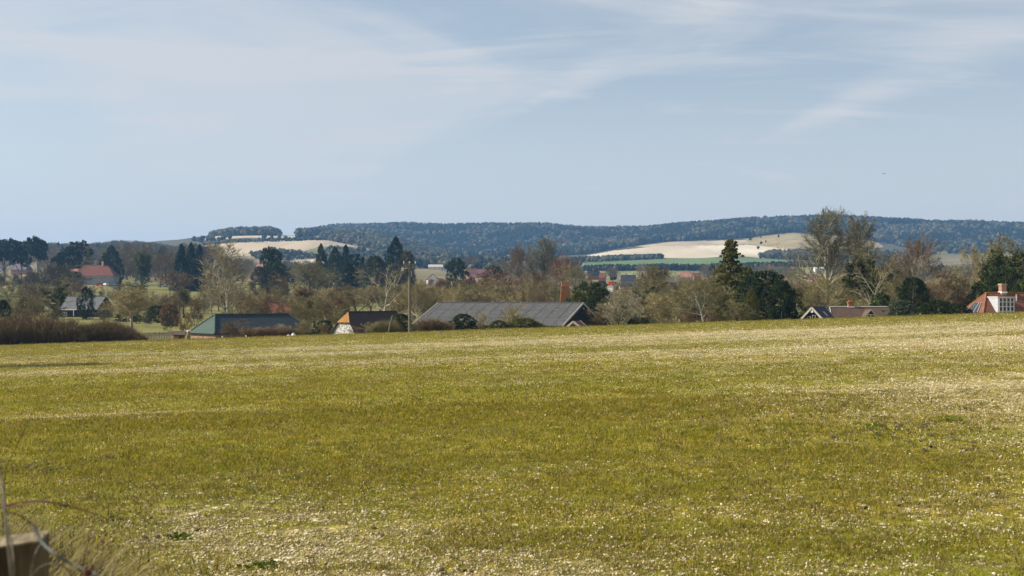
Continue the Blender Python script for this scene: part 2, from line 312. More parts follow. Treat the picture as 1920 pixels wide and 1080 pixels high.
plain('lead_sheet', (0.42, 0.44, 0.47), (0.34, 0.36, 0.39), 3)
plain('sack_white', (0.78, 0.78, 0.75), None, 10)
plain('feather', (0.02, 0.02, 0.022))

# ------------------------------------------------------------------ mesh helpers
def mesh(name, V, Fc, tint=None):
    me = bpy.data.meshes.new(name); V = np.asarray(V, np.float32).reshape(-1, 3); Fc = np.asarray(Fc, np.int32)
    k = Fc.shape[1]; me.vertices.add(len(V)); me.vertices.foreach_set('co', V.ravel())
    me.loops.add(Fc.size); me.loops.foreach_set('vertex_index', Fc.ravel())
    me.polygons.add(len(Fc)); me.polygons.foreach_set('loop_start', np.arange(0, Fc.size, k, dtype=np.int32))
    me.polygons.foreach_set('loop_total', np.full(len(Fc), k, np.int32))
    if tint is not None:
        a = me.attributes.new('tint', 'FLOAT', 'POINT'); a.data.foreach_set('value', np.asarray(tint, np.float32))
    me.update(calc_edges=True); return me
def link(name, me, mat=None, parent=None, loc=None, rotz=None):
    o = bpy.data.objects.new(name, me); COL.objects.link(o)
    if mat and me is not None and not me.materials: me.materials.append(MATS[mat])
    if parent: o.parent = parent
    if loc is not None: o.location = loc
    if rotz is not None: o.rotation_euler = (0, 0, rotz)
    return o
def tag(o, label=None, cat=None, group=None, kind=None):
    if label: o['label'] = label
    if cat: o['category'] = cat
    if group: o['group'] = group
    if kind: o['kind'] = kind
    return o
def empty(name, loc, rotz=0.0):
    o = bpy.data.objects.new(name, None); COL.objects.link(o); o.location = loc; o.rotation_euler = (0, 0, rotz); o.empty_display_size = 0.5; return o
class MB:
    """collects solid pieces into one mesh"""
    def __init__(s): s.V = []; s.F = []
    def add(s, V, Fc):
        n = len(s.V); s.V += [tuple(v) for v in V]; s.F += [tuple(n + i for i in f) for f in Fc]; return s
    def box(s, x0, x1, y0, y1, z0, z1):
        return s.add([(x0,y0,z0),(x1,y0,z0),(x1,y1,z0),(x0,y1,z0),(x0,y0,z1),(x1,y0,z1),(x1,y1,z1),(x0,y1,z1)],
                     [(0,3,2,1),(4,5,6,7),(0,1,5,4),(1,2,6,5),(2,3,7,6),(3,0,4,7)])
    def slab(s, P, th):
        """thick plate under polygon P (counter-clockwise seen from outside)"""
        P = [Vector(p) for p in P]; n = (P[1] - P[0]).cross(P[2] - P[0]).normalized(); k = len(P)
        return s.add(P + [p - n * th for p in P], [tuple(range(k)), tuple(range(2 * k - 1, k - 1, -1))] + [(i, i + k, (i + 1) % k + k, (i + 1) % k) for i in range(k)])
    def tube(s, pts, rads, sides=6, cap=True):
        pts = [Vector(p) for p in pts]; n0 = len(s.V); prev = None
        for i, p in enumerate(pts):
            d = (pts[min(i + 1, len(pts) - 1)] - pts[max(i - 1, 0)]).normalized()
            a = prev if prev else (Vector((1, 0, 0)) if abs(d.x) < 0.8 else Vector((0, 1, 0)))
            a = (a - d * a.dot(d)).normalized(); b = d.cross(a); prev = a
            r = rads[i] if hasattr(rads, '__len__') else rads
            for k in range(sides):
                an = 2 * math.pi * k / sides; s.V.append(tuple(p + (a * math.cos(an) + b * math.sin(an)) * r))
        for i in range(len(pts) - 1):
            for k in range(sides):
                q = n0 + i * sides; k2 = (k + 1) % sides; s.F.append((q + k, q + k2, q + sides + k2, q + sides + k))
        if cap:
            s.F.append(tuple(n0 + k for k in range(sides - 1, -1, -1))); q = n0 + (len(pts) - 1) * sides; s.F.append(tuple(q + k for k in range(sides)))
        return s
    def beam(s, a, b, w, h):
        a = Vector(a); b = Vector(b); d = (b - a).normalized(); x = d.cross(Vector((0, 0, 1)))
        x = x.normalized() if x.length > 1e-4 else Vector((1, 0, 0)); z = x.cross(d).normalized()
        V = [p + x * sx * w / 2 + z * sz * h / 2 for p in (a, b) for sx, sz in ((-1, -1), (1, -1), (1, 1), (-1, 1))]
        return s.add(V, [(0,3,2,1),(4,5,6,7),(0,1,5,4),(1,2,6,5),(2,3,7,6),(3,0,4,7)])
    def build(s, name, mat, parent=None, smooth=False, tint=None):
        me = bpy.data.meshes.new(name); me.from_pydata([tuple(v) for v in s.V], [], s.F); me.update()
        if smooth: me.polygons.foreach_set('use_smooth', [True] * len(me.polygons))
        return link(name, me, mat, parent)

# ------------------------------------------------------------------ chalkiness of the field soil (where the young crop is thin)
def vnoise(X, Y, seed):
    rs = np.random.default_rng(seed); G = rs.random((128, 128))
    xi = np.floor(X).astype(int); yi = np.floor(Y).astype(int); fx = X - xi; fy = Y - yi
    fx = fx * fx * (3 - 2 * fx); fy = fy * fy * (3 - 2 * fy); g = lambda a, b: G[a % 128, b % 128]
    return (g(xi, yi) * (1 - fx) + g(xi + 1, yi) * fx) * (1 - fy) + (g(xi, yi + 1) * (1 - fx) + g(xi + 1, yi + 1) * fx) * fy
def fbm(X, Y, seed, oct=4):
    r = 0; a = 0.5; t = 0
    for i in range(oct): r = r + a * vnoise(X, Y, seed + i); t += a; a *= 0.55; X = X * 2.07; Y = Y * 2.07
    return r / t
def chalkiness(X, Y):
    X = np.asarray(X, float); Y = np.asarray(Y, float)
    n1 = fbm(X * 0.10 + 7, Y * 0.10 + 3, 11); n2 = fbm(X * 0.22, Y * 0.9, 31); n3 = fbm(X * 0.04 + 9, Y * 0.34 + 5, 51)
    c = 0.20 + 0.75 * np.clip((n1 - 0.48) * 2.6, 0, 1)
    g = lambda cx, cy, sx, sy, r=0: np.exp(-(((X - cx) * math.cos(r) + (Y - cy) * math.sin(r)) / sx) ** 2 - ((-(X - cx) * math.sin(r) + (Y - cy) * math.cos(r)) / sy) ** 2)
    c = c * 0.55
    c += 0.38 * g(-1.7, 9.0, 3.0, 1.0, -0.75) + .34 * g(-1.5, 7.2, 2.6, .9)                # thin strip along the near edge
    c += 0.22 * g(2.5, 7.4, 3.0, 0.6)
    c += 0.75 * g(18, 38, 17, 15, -0.3)                      # worn bare area on the right
    c += 0.60 * g(10, 20, 8, 7, 0.2)
    c += 0.65 * g(12, 72, 42, 20)                             # bright band below the crest
    c += 0.5 * g(-8, 46, 14, 5)
    c += 0.30 * g(4.5, 10, 3, 1.6)
    c += 0.50 * g(-9.0, 22, 6, 1.0, -0.12)
    c -= 0.45 * g(-3, 16, 8, 3.2) + 0.35 * g(2, 24, 9, 6) + 0.30 * g(-14, 32, 9, 8)
    streak = np.clip((n3 - 0.36) * 3.0, 0, 1)
    c += 0.30 * np.clip(X / np.maximum(Y, 1) * 2.4 - .1, 0, 1) * np.clip((Y - 16) / 14, 0, 1) * np.clip((125 - Y) / 30, 0, 1)
    c = c * (0.45 + 0.62 * streak * np.clip((Y - 12) / 15, 0, 1) + 0.65 * np.clip((27 - Y) / 15, 0, 1)) * (.40 + 1.2 * fbm(X * 2.4, Y * 3.0, 71)) + 0.20 * np.clip((n2 - 0.55) * 5, 0, 1) * np.clip((Y - 10) / 20, 0.2, 1)
    return np.clip(c, 0, 1)

# ------------------------------------------------------------------ the ground
ur = np.arange(-1.25, 1.2501, 0.008); yr = np.concatenate([np.linspace(-25, 0, 6), np.arange(0.8, 5, 0.35), np.geomspace(5, 141.5, 190)])
YY, UU = np.meshgrid(yr, ur, indexing='ij'); XX = UU * (np.maximum(YY, 0) * 0.62 + 26 * np.exp(-np.maximum(YY, 0) / 60))
ZZ = zfield(XX, YY); edge_drop = np.clip((YY - 138) / 3.5, 0, 1) * 0.10; ZZ = ZZ - edge_drop
nr, nc = XX.shape
idx = np.arange(nr * nc).reshape(nr, nc)
Q = np.stack([idx[:-1, :-1], idx[:-1, 1:], idx[1:, 1:], idx[1:, :-1]], -1).reshape(-1, 4)
me = mesh('field', np.stack([XX, YY, ZZ], -1), Q)
a = me.attributes.new('chalk', 'FLOAT', 'POINT'); a.data.foreach_set('value', chalkiness(XX, YY).astype(np.float32).ravel())
me.polygons.foreach_set('use_smooth', np.ones(len(me.polygons), bool))
tag(link('field', me, 'field_soil'), 'wide sloping field of thin olive green crop speckled with pale flints', 'field', kind='structure')

# land beyond the crest, split into the parcels one sees
def inpoly(x, y, P):
    P = np.asarray(P, float); r = np.zeros(x.shape, bool); n = len(P)
    for i in range(n):
        x0, y0 = P[i]; x1, y1 = P[(i + 1) % n]
        if y0 == y1: continue
        c = ((y0 > y) != (y1 > y)) & (x < (x1 - x0) * (y - y0) / (y1 - y0) + x0); r ^= c
    return r
UC2 = np.arange(-700, 2696, 4.0); RY2 = np.unique(np.concatenate([RY[RY < 260], np.geomspace(260, RY[-1] - 1, 420)]))
YY, UU = np.meshgrid(RY2, UC2, indexing='ij'); XX = (UU - 960) / F * YY
ZZ = ground(XX.ravel(), YY.ravel()).reshape(XX.shape)
ZZ = np.where(YY <= 141, ZZ - 0.02, ZZ)
nr, nc = XX.shape; idx = np.arange(nr * nc).reshape(nr, nc)
Q = np.stack([idx[:-1, :-1], idx[:-1, 1:], idx[1:, 1:], idx[1:, :-1]], -1).reshape(-1, 4)
PX = UU; PY = HZ - F * ZZ / YY
qx = PX.ravel()[Q].mean(1); qy = PY.ravel()[Q].mean(1); qY = YY.ravel()[Q].mean(1)
parcels = [  # name, material, far-range, outline on the slope, label
 ('chalk_field', 'chalk_plough', (far(2250), far(2960)), [(385,472),(385,459),(440,455),(540,450),(600,449),(680,455),(722,466),(690,462),(600,462),(560,474),(520,480),(380,480)], 'pale brown ploughed field across the hill on the left'),
 ('olive_field', 'olive_pasture', (far(2250), far(3000)), [(560,478),(566,462),(575,452),(620,450),(690,458),(730,468),(700,478),(640,480)], 'olive green field at the right end of the left hill'),
 ('upper_chalk_field', 'chalk_plough', (far(2960), far(3330)), [(385,452),(385,444),(430,440),(600,437),(600,449),(500,449),(430,453)], 'narrow cream field just below the hilltop clump of trees'),
 ('stubble_field', 'chalk_pale', (far(1900), far(2240)), [(540,487),(640,485),(644,500),(560,502)], 'small cream field below the left hill behind dark pines'),
 ('cream_field', 'chalk_pale', (far(2700), far(4350)), [(1095,480),(1150,470),(1230,462),(1400,459),(1440,463),(1500,470),(1500,484),(1280,486),(1180,484)], 'long cream chalk field below the wooded ridge'),
 ('tan_field', 'chalk_plough', (far(3000), far(4350)), [(1190,462),(1260,453),(1400,450),(1405,458),(1230,463)], 'tan upper strip of the chalk field below the wood'),
 ('down_slope', 'down_grass', (far(3000), far(4390)), [(1395,462),(1395,448),(1470,436),(1600,436),(1660,462),(1600,474),(1500,466),(1420,469)], 'tan grassy spur of the downs behind the tall bare tree'),
 ('green_field', 'green_crop', (far(1750), far(3000)), [(1095,508),(1095,484),(1180,485),(1480,482),(1480,502),(1330,508),(1250,503)], 'green crop field in the valley right of centre'),
 ('valley_pasture', 'olive_pasture', (far(1500), far(3700)), [(830,500),(850,487),(1095,484),(1095,512),(830,512)], 'strip of green pasture at the foot of the wooded ridge'),
 ('lower_pasture', 'olive_pasture', (far(1300), far(3000)), [(1040,515),(1095,503),(1700,500),(1700,522),(1040,522)], 'lower olive pasture behind the village roofs'),
 ('pale_down_field', 'rough_pasture', (far(2500), far(4150)), [(1660,500),(1700,478),(1780,468),(1960,470),(2200,470),(2200,505),(1660,505)], 'greyish tan field at the foot of the ridge on the right'),
]
who = np.full(len(Q), -1)
for k, p in enumerate(parcels):
    mk = (who < 0) & (qY >= p[2][0]) & (qY <= p[2][1]) & inpoly(qx, qy, p[3]); who[mk] = k
allV = np.stack([XX, YY, ZZ], -1).reshape(-1, 3)
def sub(name, mask, mat, label):
    q = Q[mask]
    if len(q) == 0: print('EMPTY PARCEL', name); return
    u, inv = np.unique(q, return_inverse=True); me = mesh(name, allV[u], inv.reshape(-1, 4)); me.polygons.foreach_set('use_smooth', np.ones(len(me.polygons), bool))
    tag(link(name, me, mat), label, 'ground', kind='structure')
for k, p in enumerate(parcels): sub(p[0], who == k, p[1], p[4])
rest = who < 0
sub('meadow', rest & (qY < far(760)), 'meadow_grass', 'green and straw coloured meadow ground between field edge and village')
sub('valley_floor', rest & (qY >= far(760)) & (qY < far(2300)), 'rough_pasture', 'brownish valley ground beyond the village')
sub('hills', rest & (qY >= far(2300)), 'wood_floor', 'dark ground of the wooded downs on the skyline')

# ------------------------------------------------------------------ plant geometry
def unit(v): return v / (np.linalg.norm(v) + 1e-9)
class Branches:
    def __init__(s): s.V = []; s.F = []; s.T = []; s.n = 0
    def tube(s, P, Rr, sides, tint=0.7):
        P = np.asarray(P); k = len(P); d = np.gradient(P, axis=0); d /= np.linalg.norm(d, axis=1)[:, None] + 1e-9
        a = np.cross(d, np.array([0.31, 0.17, 0.93])); a /= np.linalg.norm(a, axis=1)[:, None] + 1e-9; b = np.cross(d, a)
        an = np.arange(sides) * 2 * math.pi / sides
        ring = P[:, None] + (a[:, None] * np.cos(an)[None, :, None] + b[:, None] * np.sin(an)[None, :, None]) * np.asarray(Rr)[:, None, None]
        s.V.append(ring.reshape(-1, 3)); i = np.arange(k - 1)[:, None] * sides; j = np.arange(sides)[None]; j2 = (j + 1) % sides
        A = s.n + i + j; B = s.n + i + j2; Cc = B + sides; D = A + sides
        s.F.append(np.stack([A, B, Cc], -1).reshape(-1, 3)); s.F.append(np.stack([A, Cc, D], -1).reshape(-1, 3))
        s.T.append(np.full(k * sides, tint)); s.n += k * sides
    def twigs(s, P, D, w, rng, tint):
        """each twig one slender triangle from P along D"""
        P = np.asarray(P); D = np.asarray(D); n = len(P)
        side = np.cross(D, rng.normal(size=(n, 3))); side /= np.linalg.norm(side, axis=1)[:, None] + 1e-9
        w = np.asarray(w).reshape(-1, 1) if np.ndim(w) else w
        V = np.stack([P - side * w / 2, P + side * w / 2, P + D], 1).reshape(-1, 3)
        s.V.append(V); s.F.append(s.n + np.arange(3 * n).reshape(-1, 3)); s.T.append(np.repeat(tint, 3)); s.n += 3 * n
    def arrays(s): return np.concatenate(s.V), np.concatenate(s.F), np.concatenate(s.T)
def poly(rng, p, d, L, n, wob, up):
    pts = [p]
    for i in range(n):
        d = unit(d + rng.normal(0, wob, 3) + np.array([0, 0, up])); p = p + d * (L / n); pts.append(p)
    return np.array(pts), d
def at(P, t):
    k = t * (len(P) - 1); i = min(int(k), len(P) - 2); f = k - i; return P[i] * (1 - f) + P[i + 1] * f, unit(P[i + 1] - P[i])
def offdir(rng, d, ang, az=None):
    a = np.cross(d, [0.2, 0.1, 0.97]); a = unit(a) if np.linalg.norm(a) > 1e-3 else np.array([1., 0, 0]); b = np.cross(d, a)
    az = rng.uniform(0, 2 * math.pi) if az is None else az
    return unit(d * math.cos(ang) + (a * math.cos(az) + b * math.sin(az)) * math.sin(ang))
def leafcloud(rng, Cn, Rd, per, size, flat=1.0):
    """small leaf-sized faces spread through clumps centred on Cn"""
    Cn = np.asarray(Cn); n = len(Cn) * per
    c = np.repeat(Cn, per, 0); r = np.repeat(np.asarray(Rd), per)
    off = rng.normal(size=(n, 3)); off /= np.linalg.norm(off, axis=1)[:, None]; off *= (rng.random(n) ** 0.45)[:, None]; off[:, 2] *= flat
    p = c + off * r[:, None]
    a = rng.normal(size=(n, 3)); a /= np.linalg.norm(a, axis=1)[:, None]; b = np.cross(a, rng.normal(size=(n, 3))); b /= np.linalg.norm(b, axis=1)[:, None]
    s = size * rng.uniform(0.6, 1.4, n)[:, None]
    V = np.stack([p - a * s, p + b * s * 0.7, p + a * s, p - b * s * 0.7], 1).reshape(-1, 3)
    i = np.arange(n)[:, None] * 4; Fc = np.concatenate([i + [0, 1, 2], i + [0, 2, 3]])
    t = np.repeat(np.clip(np.repeat(rng.uniform(0.15, 1, len(Cn)), per) + rng.normal(0, 0.2, n), 0, 1.2), 4)
    return V, Fc, t
PROTO = {}
def finish(key, parts, wpct=97):
    """parts: list of (part name, material, V, F, tint); scaled to height 1 and width 1"""
    A = np.concatenate([p[2] for p in parts]); h = np.percentile(A[:, 2], 99.7)
    cx = np.median(A[:, 0]) * 0; w = max(np.percentile(np.abs(A[:, 0]), wpct), np.percentile(np.abs(A[:, 1]), wpct)) * 2
    PROTO[key] = []
    for nm, mt, V, Fc, T in parts:
        V = V.copy(); V[:, :2] /= w; V[:, 2] /= h
        me = mesh(key + '_' + nm, V, Fc, T); me.materials.append(MATS[mt]); PROTO[key].append((nm, me))
def bare(key, seed, clear=0.3, n1=12, ang1=55, l1=0.45, up=0.05, leader=0.9, n2=8, n3=9, n4=9, wob=0.13, rad=0.030, shape='round', tw=0.0032, ivy=0, stems=1, droop=0.0, light=False, a2=42):
    rng = np.random.default_rng(seed); TB = Branches(); CB = Branches(); ivyC = []; ivyR = []
    L2P = []
    for st in range(stems):
        if stems == 1: p0 = np.zeros(3); d0 = np.array([rng.normal(0, .03), rng.normal(0, .03), 1.0])
        else: a = st * 6.283 / stems + rng.normal(0, .3); p0 = np.array([math.cos(a), math.sin(a), 0]) * 0.05; d0 = unit(np.array([math.cos(a) * rng.uniform(.1, .75), math.sin(a) * rng.uniform(.1, .75), 1.0]))
        Ls = leader * (rng.uniform(0.75, 1.0) if stems > 1 else 1)
        P, _ = poly(rng, p0, d0, Ls, 8, wob * 0.45, up)
        r0 = rad * (0.45 if stems > 3 else 0.7 if stems > 1 else 1); rr = r0 * (1 - 0.86 * np.linspace(0, 1, 9) ** 0.9); rr[0] *= 1.25
        TB.tube(P, rr, 6)
        if ivy: 
            for tt in np.linspace(0.05, 0.95, 14): q, _ = at(P, tt); ivyC.append(q + rng.normal(0, .02, 3)); ivyR.append(rng.uniform(.05, .10) * (1.1 - .5 * tt) * ivy)
        m1 = max(2, int(n1 / stems)) if stems > 1 else n1
        for i in range(m1):
            t = clear + (0.98 - clear) * (i + rng.uniform(0, .9)) / m1; p, d = at(P, t)
            s = {'round': 0.55 + 0.9 * math.sin(math.pi * min(1, max(0, (t - clear) / (1.02 - clear)) * 0.75 + 0.2)) * 0.65, 'tall': 0.95 - 0.5 * (t - clear), 'cone': 1.15 - t, 'vase': 0.8 + 0.2 * t, 'spread': 1.2 - 0.55 * t}[shape]
            d1 = offdir(rng, d, R(ang1 * (1.15 - 0.45 * t) + rng.normal(0, 7)), i * 2.4 + rng.normal(0, .4)); L = l1 * s * rng.uniform(.8, 1.15)
            P1, _ = poly(rng, p, d1, L, 5, wob, up + 0.05 - droop); r1 = rr[min(8, int(t * 8))] * 0.6
            TB.tube(P1, r1 * (1 - 0.8 * np.linspace(0, 1, 6)), 4)
            if ivy and t < 0.8:
                for tt in (0.15, 0.4, 0.65): q, _ = at(P1, tt); ivyC.append(q); ivyR.append(rng.uniform(.03, .06) * ivy)
            for j in range(n2):
                t2 = 0.22 + 0.78 * (j + rng.uniform(0, .9)) / n2; p2, d2 = at(P1, t2)
                dd = offdir(rng, d2, R(a2 + rng.normal(0, 9))); LL = L * 0.52 * (1.15 - 0.5 * t2) * rng.uniform(.8, 1.2)
                P2, _ = poly(rng, p2, dd, LL, 4, wob, up + 0.03 - droop); TB.tube(P2, max(r1 * 0.42, 0.0022) * (1 - 0.75 * np.linspace(0, 1, 5)), 3)
                L2P.append((P2, LL))
            L2P.append((P1, L * 0.6))
    TP = []; TD = []; TW = []; TT = []
    for P2, LL in L2P:
        for k in range(n3):
            t3 = 0.15 + 0.85 * (k + rng.uniform(0, .9)) / n3; p3, d3 = at(P2, t3)
            dd = offdir(rng, d3, R(40 + rng.normal(0, 12))); L3 = LL * 0.55 * (1.2 - 0.5 * t3) * rng.uniform(.8, 1.2)
            e = p3 + dd * L3 + np.array([0, 0, (up - droop) * L3]); tv = rng.uniform(0.2, 1)
            TP.append(p3); TD.append(e - p3); TW.append(tw * 2.0); TT.append(tv)
            for q in range(n4):
                t4 = rng.uniform(0.2, 1.0); pp = p3 + (e - p3) * t4; d4 = offdir(rng, dd, R(38 + rng.normal(0, 14)))
                TP.append(pp); TD.append(d4 * L3 * rng.uniform(.35, .7)); TW.append(tw); TT.append(tv)
    CB.twigs(np.array(TP), np.array(TD), np.array(TW), rng, np.array(TT))
    parts = [('trunk', 'bark', *TB.arrays()), ('crown', 'twigs', *CB.arrays())]
    if ivy: parts.append(('ivy', 'leaves', *leafcloud(rng, np.array(ivyC), np.array(ivyR), 150 if not light else 60, 0.012)))
    finish(key, parts)
def evergreen(key, seed, prof, n=170, per=46, size=0.016, cr=0.075, trunk=0.9, tr=0.02, lobes=None):
    rng = np.random.default_rng(seed); Cn = []; Rd = []; TB = Branches()
    TB.tube(np.array([[0, 0, 0], [0.01, 0, trunk * .35], [-.005, .01, trunk * .7], [0, 0, trunk]]), [tr, tr * .8, tr * .5, tr * .12], 6)
    if lobes:
        for (lx, ly, lz, lr, lh) in lobes:
            m = int(n * lr * lr * 8); base = np.array([0, 0, max(.15, lz - .35)])
            TB.tube(np.array([base, base * .5 + np.array([lx, ly, lz]) * .5 + [0, 0, .03], [lx, ly, lz]]), [tr * .5, tr * .4, tr * .2], 4)
            for i in range(m):
                u = rng.normal(size=3); u = u / np.linalg.norm(u) * rng.uniform(.45, 1) ** .5; Cn.append([lx + u[0] * lr, ly + u[1] * lr, lz + u[2] * lh]); Rd.append(cr * rng.uniform(.5, 1))
    else:
        for i in range(n):
            z = rng.uniform(0.03, 1) ** (1.25 if prof(0.2) > prof(0.8) * 1.6 else 1.0); az = rng.uniform(0, 6.283)
            lump = 1 + 0.20 * math.sin(az * 3 + seed + z * 9) + 0.12 * math.sin(az * 5 - z * 17) + rng.normal(0, .07)
            r = prof(z) * lump * rng.uniform(.35, 1) ** .4; Cn.append([math.cos(az) * r, math.sin(az) * r, z * 0.97]); Rd.append(cr * rng.uniform(.5, 1.1) * (0.45 + 0.55 * min(1, prof(z) * 2.6)))
    finish(key, [('trunk', 'bark', *TB.arrays()), ('crown', 'leaves', *leafcloud(rng, np.array(Cn), np.array(Rd), per, size, 0.75))], 96)
def tiered(key, seed, tiers=14, power=0.9, gap=0.35, sparse=1.0):
    """conifer with separate drooping branch tiers and gaps between them"""
    rng = np.random.default_rng(seed); TB = Branches(); Cn = []; Rd = []
    TB.tube(np.array([[0, 0, 0], [0.01, 0, .5], [0, 0, 1.0]]), [.018, .012, .002], 6)
    for k in range(tiers):
        z = 0.12 + 0.86 * k / tiers; Rr = 0.5 * (1 - z) ** power * rng.uniform(.75, 1.1) + 0.02; nb = int(7 * sparse + 1)
        for b in range(nb):
            az = b * 6.283 / nb + rng.normal(0, .35) + k; L = Rr * rng.uniform(.6, 1.1); zj = z + rng.normal(0, .018); L *= rng.uniform(.8, 1.1); e = np.array([math.cos(az) * L, math.sin(az) * L, zj - 0.02 - L * rng.uniform(.05, .25)]); s0 = np.array([0, 0, zj])
            TB.tube(np.array([s0, (s0 + e) / 2 + [0, 0, .01], e]), [.006, .004, .002], 3)
            for q in np.linspace(.3, 1, 4): Cn.append(s0 * (1 - q) + e * q + rng.normal(0, .012, 3)); Rd.append(.031 * (1.2 - .5 * q) * (1 + Rr))
    finish(key, [('trunk', 'bark', *TB.arrays()), ('crown', 'leaves', *leafcloud(rng, np.array(Cn), np.array(Rd), 34, 0.011, 0.5))], 96)
bare('oak1', 1, .22, 11, 66, .46, .03, .78, wob=.16, shape='spread', droop=.02)
bare('oak2', 2, .25, 12, 62, .44, .04, .8, wob=.17, shape='round')
bare('oak3', 3, .18, 10, 60, .5, .05, .75, wob=.15, shape='spread')
bare('ash1', 4, .38, 13, 40, .38, .10, .85, wob=.11, shape='tall', rad=.024)
bare('ash2', 5, .30, 14, 44, .36, .08, .88, wob=.12, shape='round', rad=.022)
bare('birch', 6, .20, 20, 34, .34, .09, .95, n2=7, n3=5, n4=4, wob=.10, shape='tall', rad=.016, tw=.0026, a2=36)
bare('giant', 7, .30, 16, 46, .42, .09, .86, n2=9, n3=8, n4=9, wob=.12, shape='tall', rad=.030, tw=.0024)
bare('shrub1', 8, .12, 22, 38, .42, .06, .85, n2=6, n3=8, n4=8, stems=7, shape='vase', rad=.020, tw=.0045)
bare('shrub2', 9, .10, 20, 46, .42, .04, .80, n2=6, n3=8, n4=8, stems=6, shape='vase', rad=.022, tw=.005)
bare('limbs', 10, .18, 9, 62, .60, .02, .7, n2=5, n3=4, n4=3, wob=.20, shape='spread', rad=.030, tw=.003)
bare('ivytree1', 11, .30, 11, 46, .36, .08, .85, n2=6, n3=6, n4=4, shape='round', rad=.024, ivy=1.0)
bare('ivytree2', 12, .35, 12, 40, .34, .09, .88, n2=6, n3=6, n4=4, shape='tall', rad=.022, ivy=1.5)
bare('hedgebit', 13, .08, 26, 34, .40, .08, .86, n2=5, n3=7, n4=6, stems=9, shape='vase', rad=.014, tw=.006)
evergreen('cypress', 21, lambda z: 0.5 * min(1, 2.6 * (1.02 - z)) ** .6 * min(1, .55 + z * 2), 260, 44, .015, .12)
evergreen('spruce', 22, lambda z: 0.5 * max(0, 1.03 - z) ** .75, 420, 34, .016, .085)
evergreen('welling', 23, lambda z: 0.5 * max(0, 1 - z ** 2.1) ** .8 * (.72 + .4 * min(1, z * 4)), 380, 36, .017, .09)
evergreen('yew', 24, lambda z: 0.5 * max(0, 1 - (abs(z - .42) / .6) ** 2.4) ** .55, 240, 52, .016, .095)
evergreen('yew2', 25, lambda z: 0.5 * max(0, 1 - (abs(z - .38) / .64) ** 2.1) ** .6, 230, 52, .017, .11)
evergreen('holly', 26, lambda z: 0.5 * max(0, 1 - (abs(z - .35) / .68) ** 2.0) ** .6, 150, 50, .024, .12)
evergreen('pine', 27, None, 90, 46, .016, .07, trunk=.75, tr=.024, lobes=[(-.22, .05, .70, .24, .15), (.18, -.05, .78, .26, .15), (0, .1, .86, .22, .12), (.36, .1, .66, .16, .09), (-.05, -.1, .58, .22, .10), (-.38, -.05, .60, .13, .08)])
evergreen('pine2', 28, None, 90, 46, .016, .07, trunk=.75, tr=.024, lobes=[(-.1, .0, .62, .30, .18), (.16, -.05, .82, .26, .14), (.34, .1, .72, .15, .10), (-.33, -.05, .50, .18, .12), (.1, .1, .48, .22, .12)])
tiered('fir', 29, 13, .85); tiered('gappy', 30, 12, .8, sparse=.5)
print('protos', {k: sum(len(m.polygons) for _, m in v) for k, v in PROTO.items()})
TINT = dict(grey=(0.213, 0.201, 0.128), olive=(0.244, 0.213, 0.091), brown=(0.220, 0.149, 0.079), red=(0.244, 0.128, 0.067), pale=(0.415, 0.366, 0.244), straw=(0.390, 0.323, 0.152), dark=(0.098, 0.085, 0.049), russet=(0.293, 0.171, 0.073), white=(0.488, 0.451, 0.366),
            dgreen=(.035, .055, .018), bgreen=(.020, .042, .024), green=(.080, .110, .022), ygreen=(.13, .13, .022), grgreen=(.10, .125, .075), mid=(.055, .072, .020))
BARK = dict(white=(.50, .47, .40), pale=(.36, .33, .26), giant=(.36, .33, .23), grey=(.16, .145, .11), dark=(.055, .048, .036), brown=(.12, .09, .065))
NAMES = dict(oak1='bare_tree', oak2='bare_tree', oak3='bare_tree', ash1='bare_tree', ash2='bare_tree', birch='bare_tree', giant='bare_tree', limbs='bare_tree', shrub1='bare_shrub', shrub2='bare_shrub', ivytree1='ivy_clad_tree', ivytree2='ivy_clad_tree',
             hedgebit='bare_shrub', cypress='cypress_tree', spruce='spruce_tree', welling='conifer_tree', yew='yew_tree', yew2='evergreen_tree', holly='evergreen_bush', pine='pine_tree', pine2='pine_tree', fir='fir_tree', gappy='fir_tree')
rt = random.Random(5)
def tree(proto, x, ytop, wpx, Y, tint, label, bark='grey', group=None, cat=None, ivy='dgreen', rot=None, name=None, lean=None):
    X = (x - 960) / F * Y; z0 = gz(X, Y); h = zy(ytop, Y) - z0; w = wpx / F * Y
    nm = name or NAMES[proto]
    e = empty(nm, (X, Y, z0 - 0.05), rt.uniform(0, 6.28) if rot is None else rot); e.scale = (w, w, max(h, .3))
    if lean: e.rotation_euler = (lean[0], lean[1], e.rotation_euler[2])
    tag(e, label, cat or ('bush' if ('shrub' in nm or 'bush' in nm) else 'tree'), group)
    for pn, me in PROTO[proto]:
        o = link(pn, me, None, e)
        c = BARK[bark] if pn == 'trunk' else TINT[ivy] if pn == 'ivy' else TINT[tint]
        k = rt.uniform(.9, 1.1); o.color = (c[0] * k, c[1] * k, c[2] * k, 1)
    return e

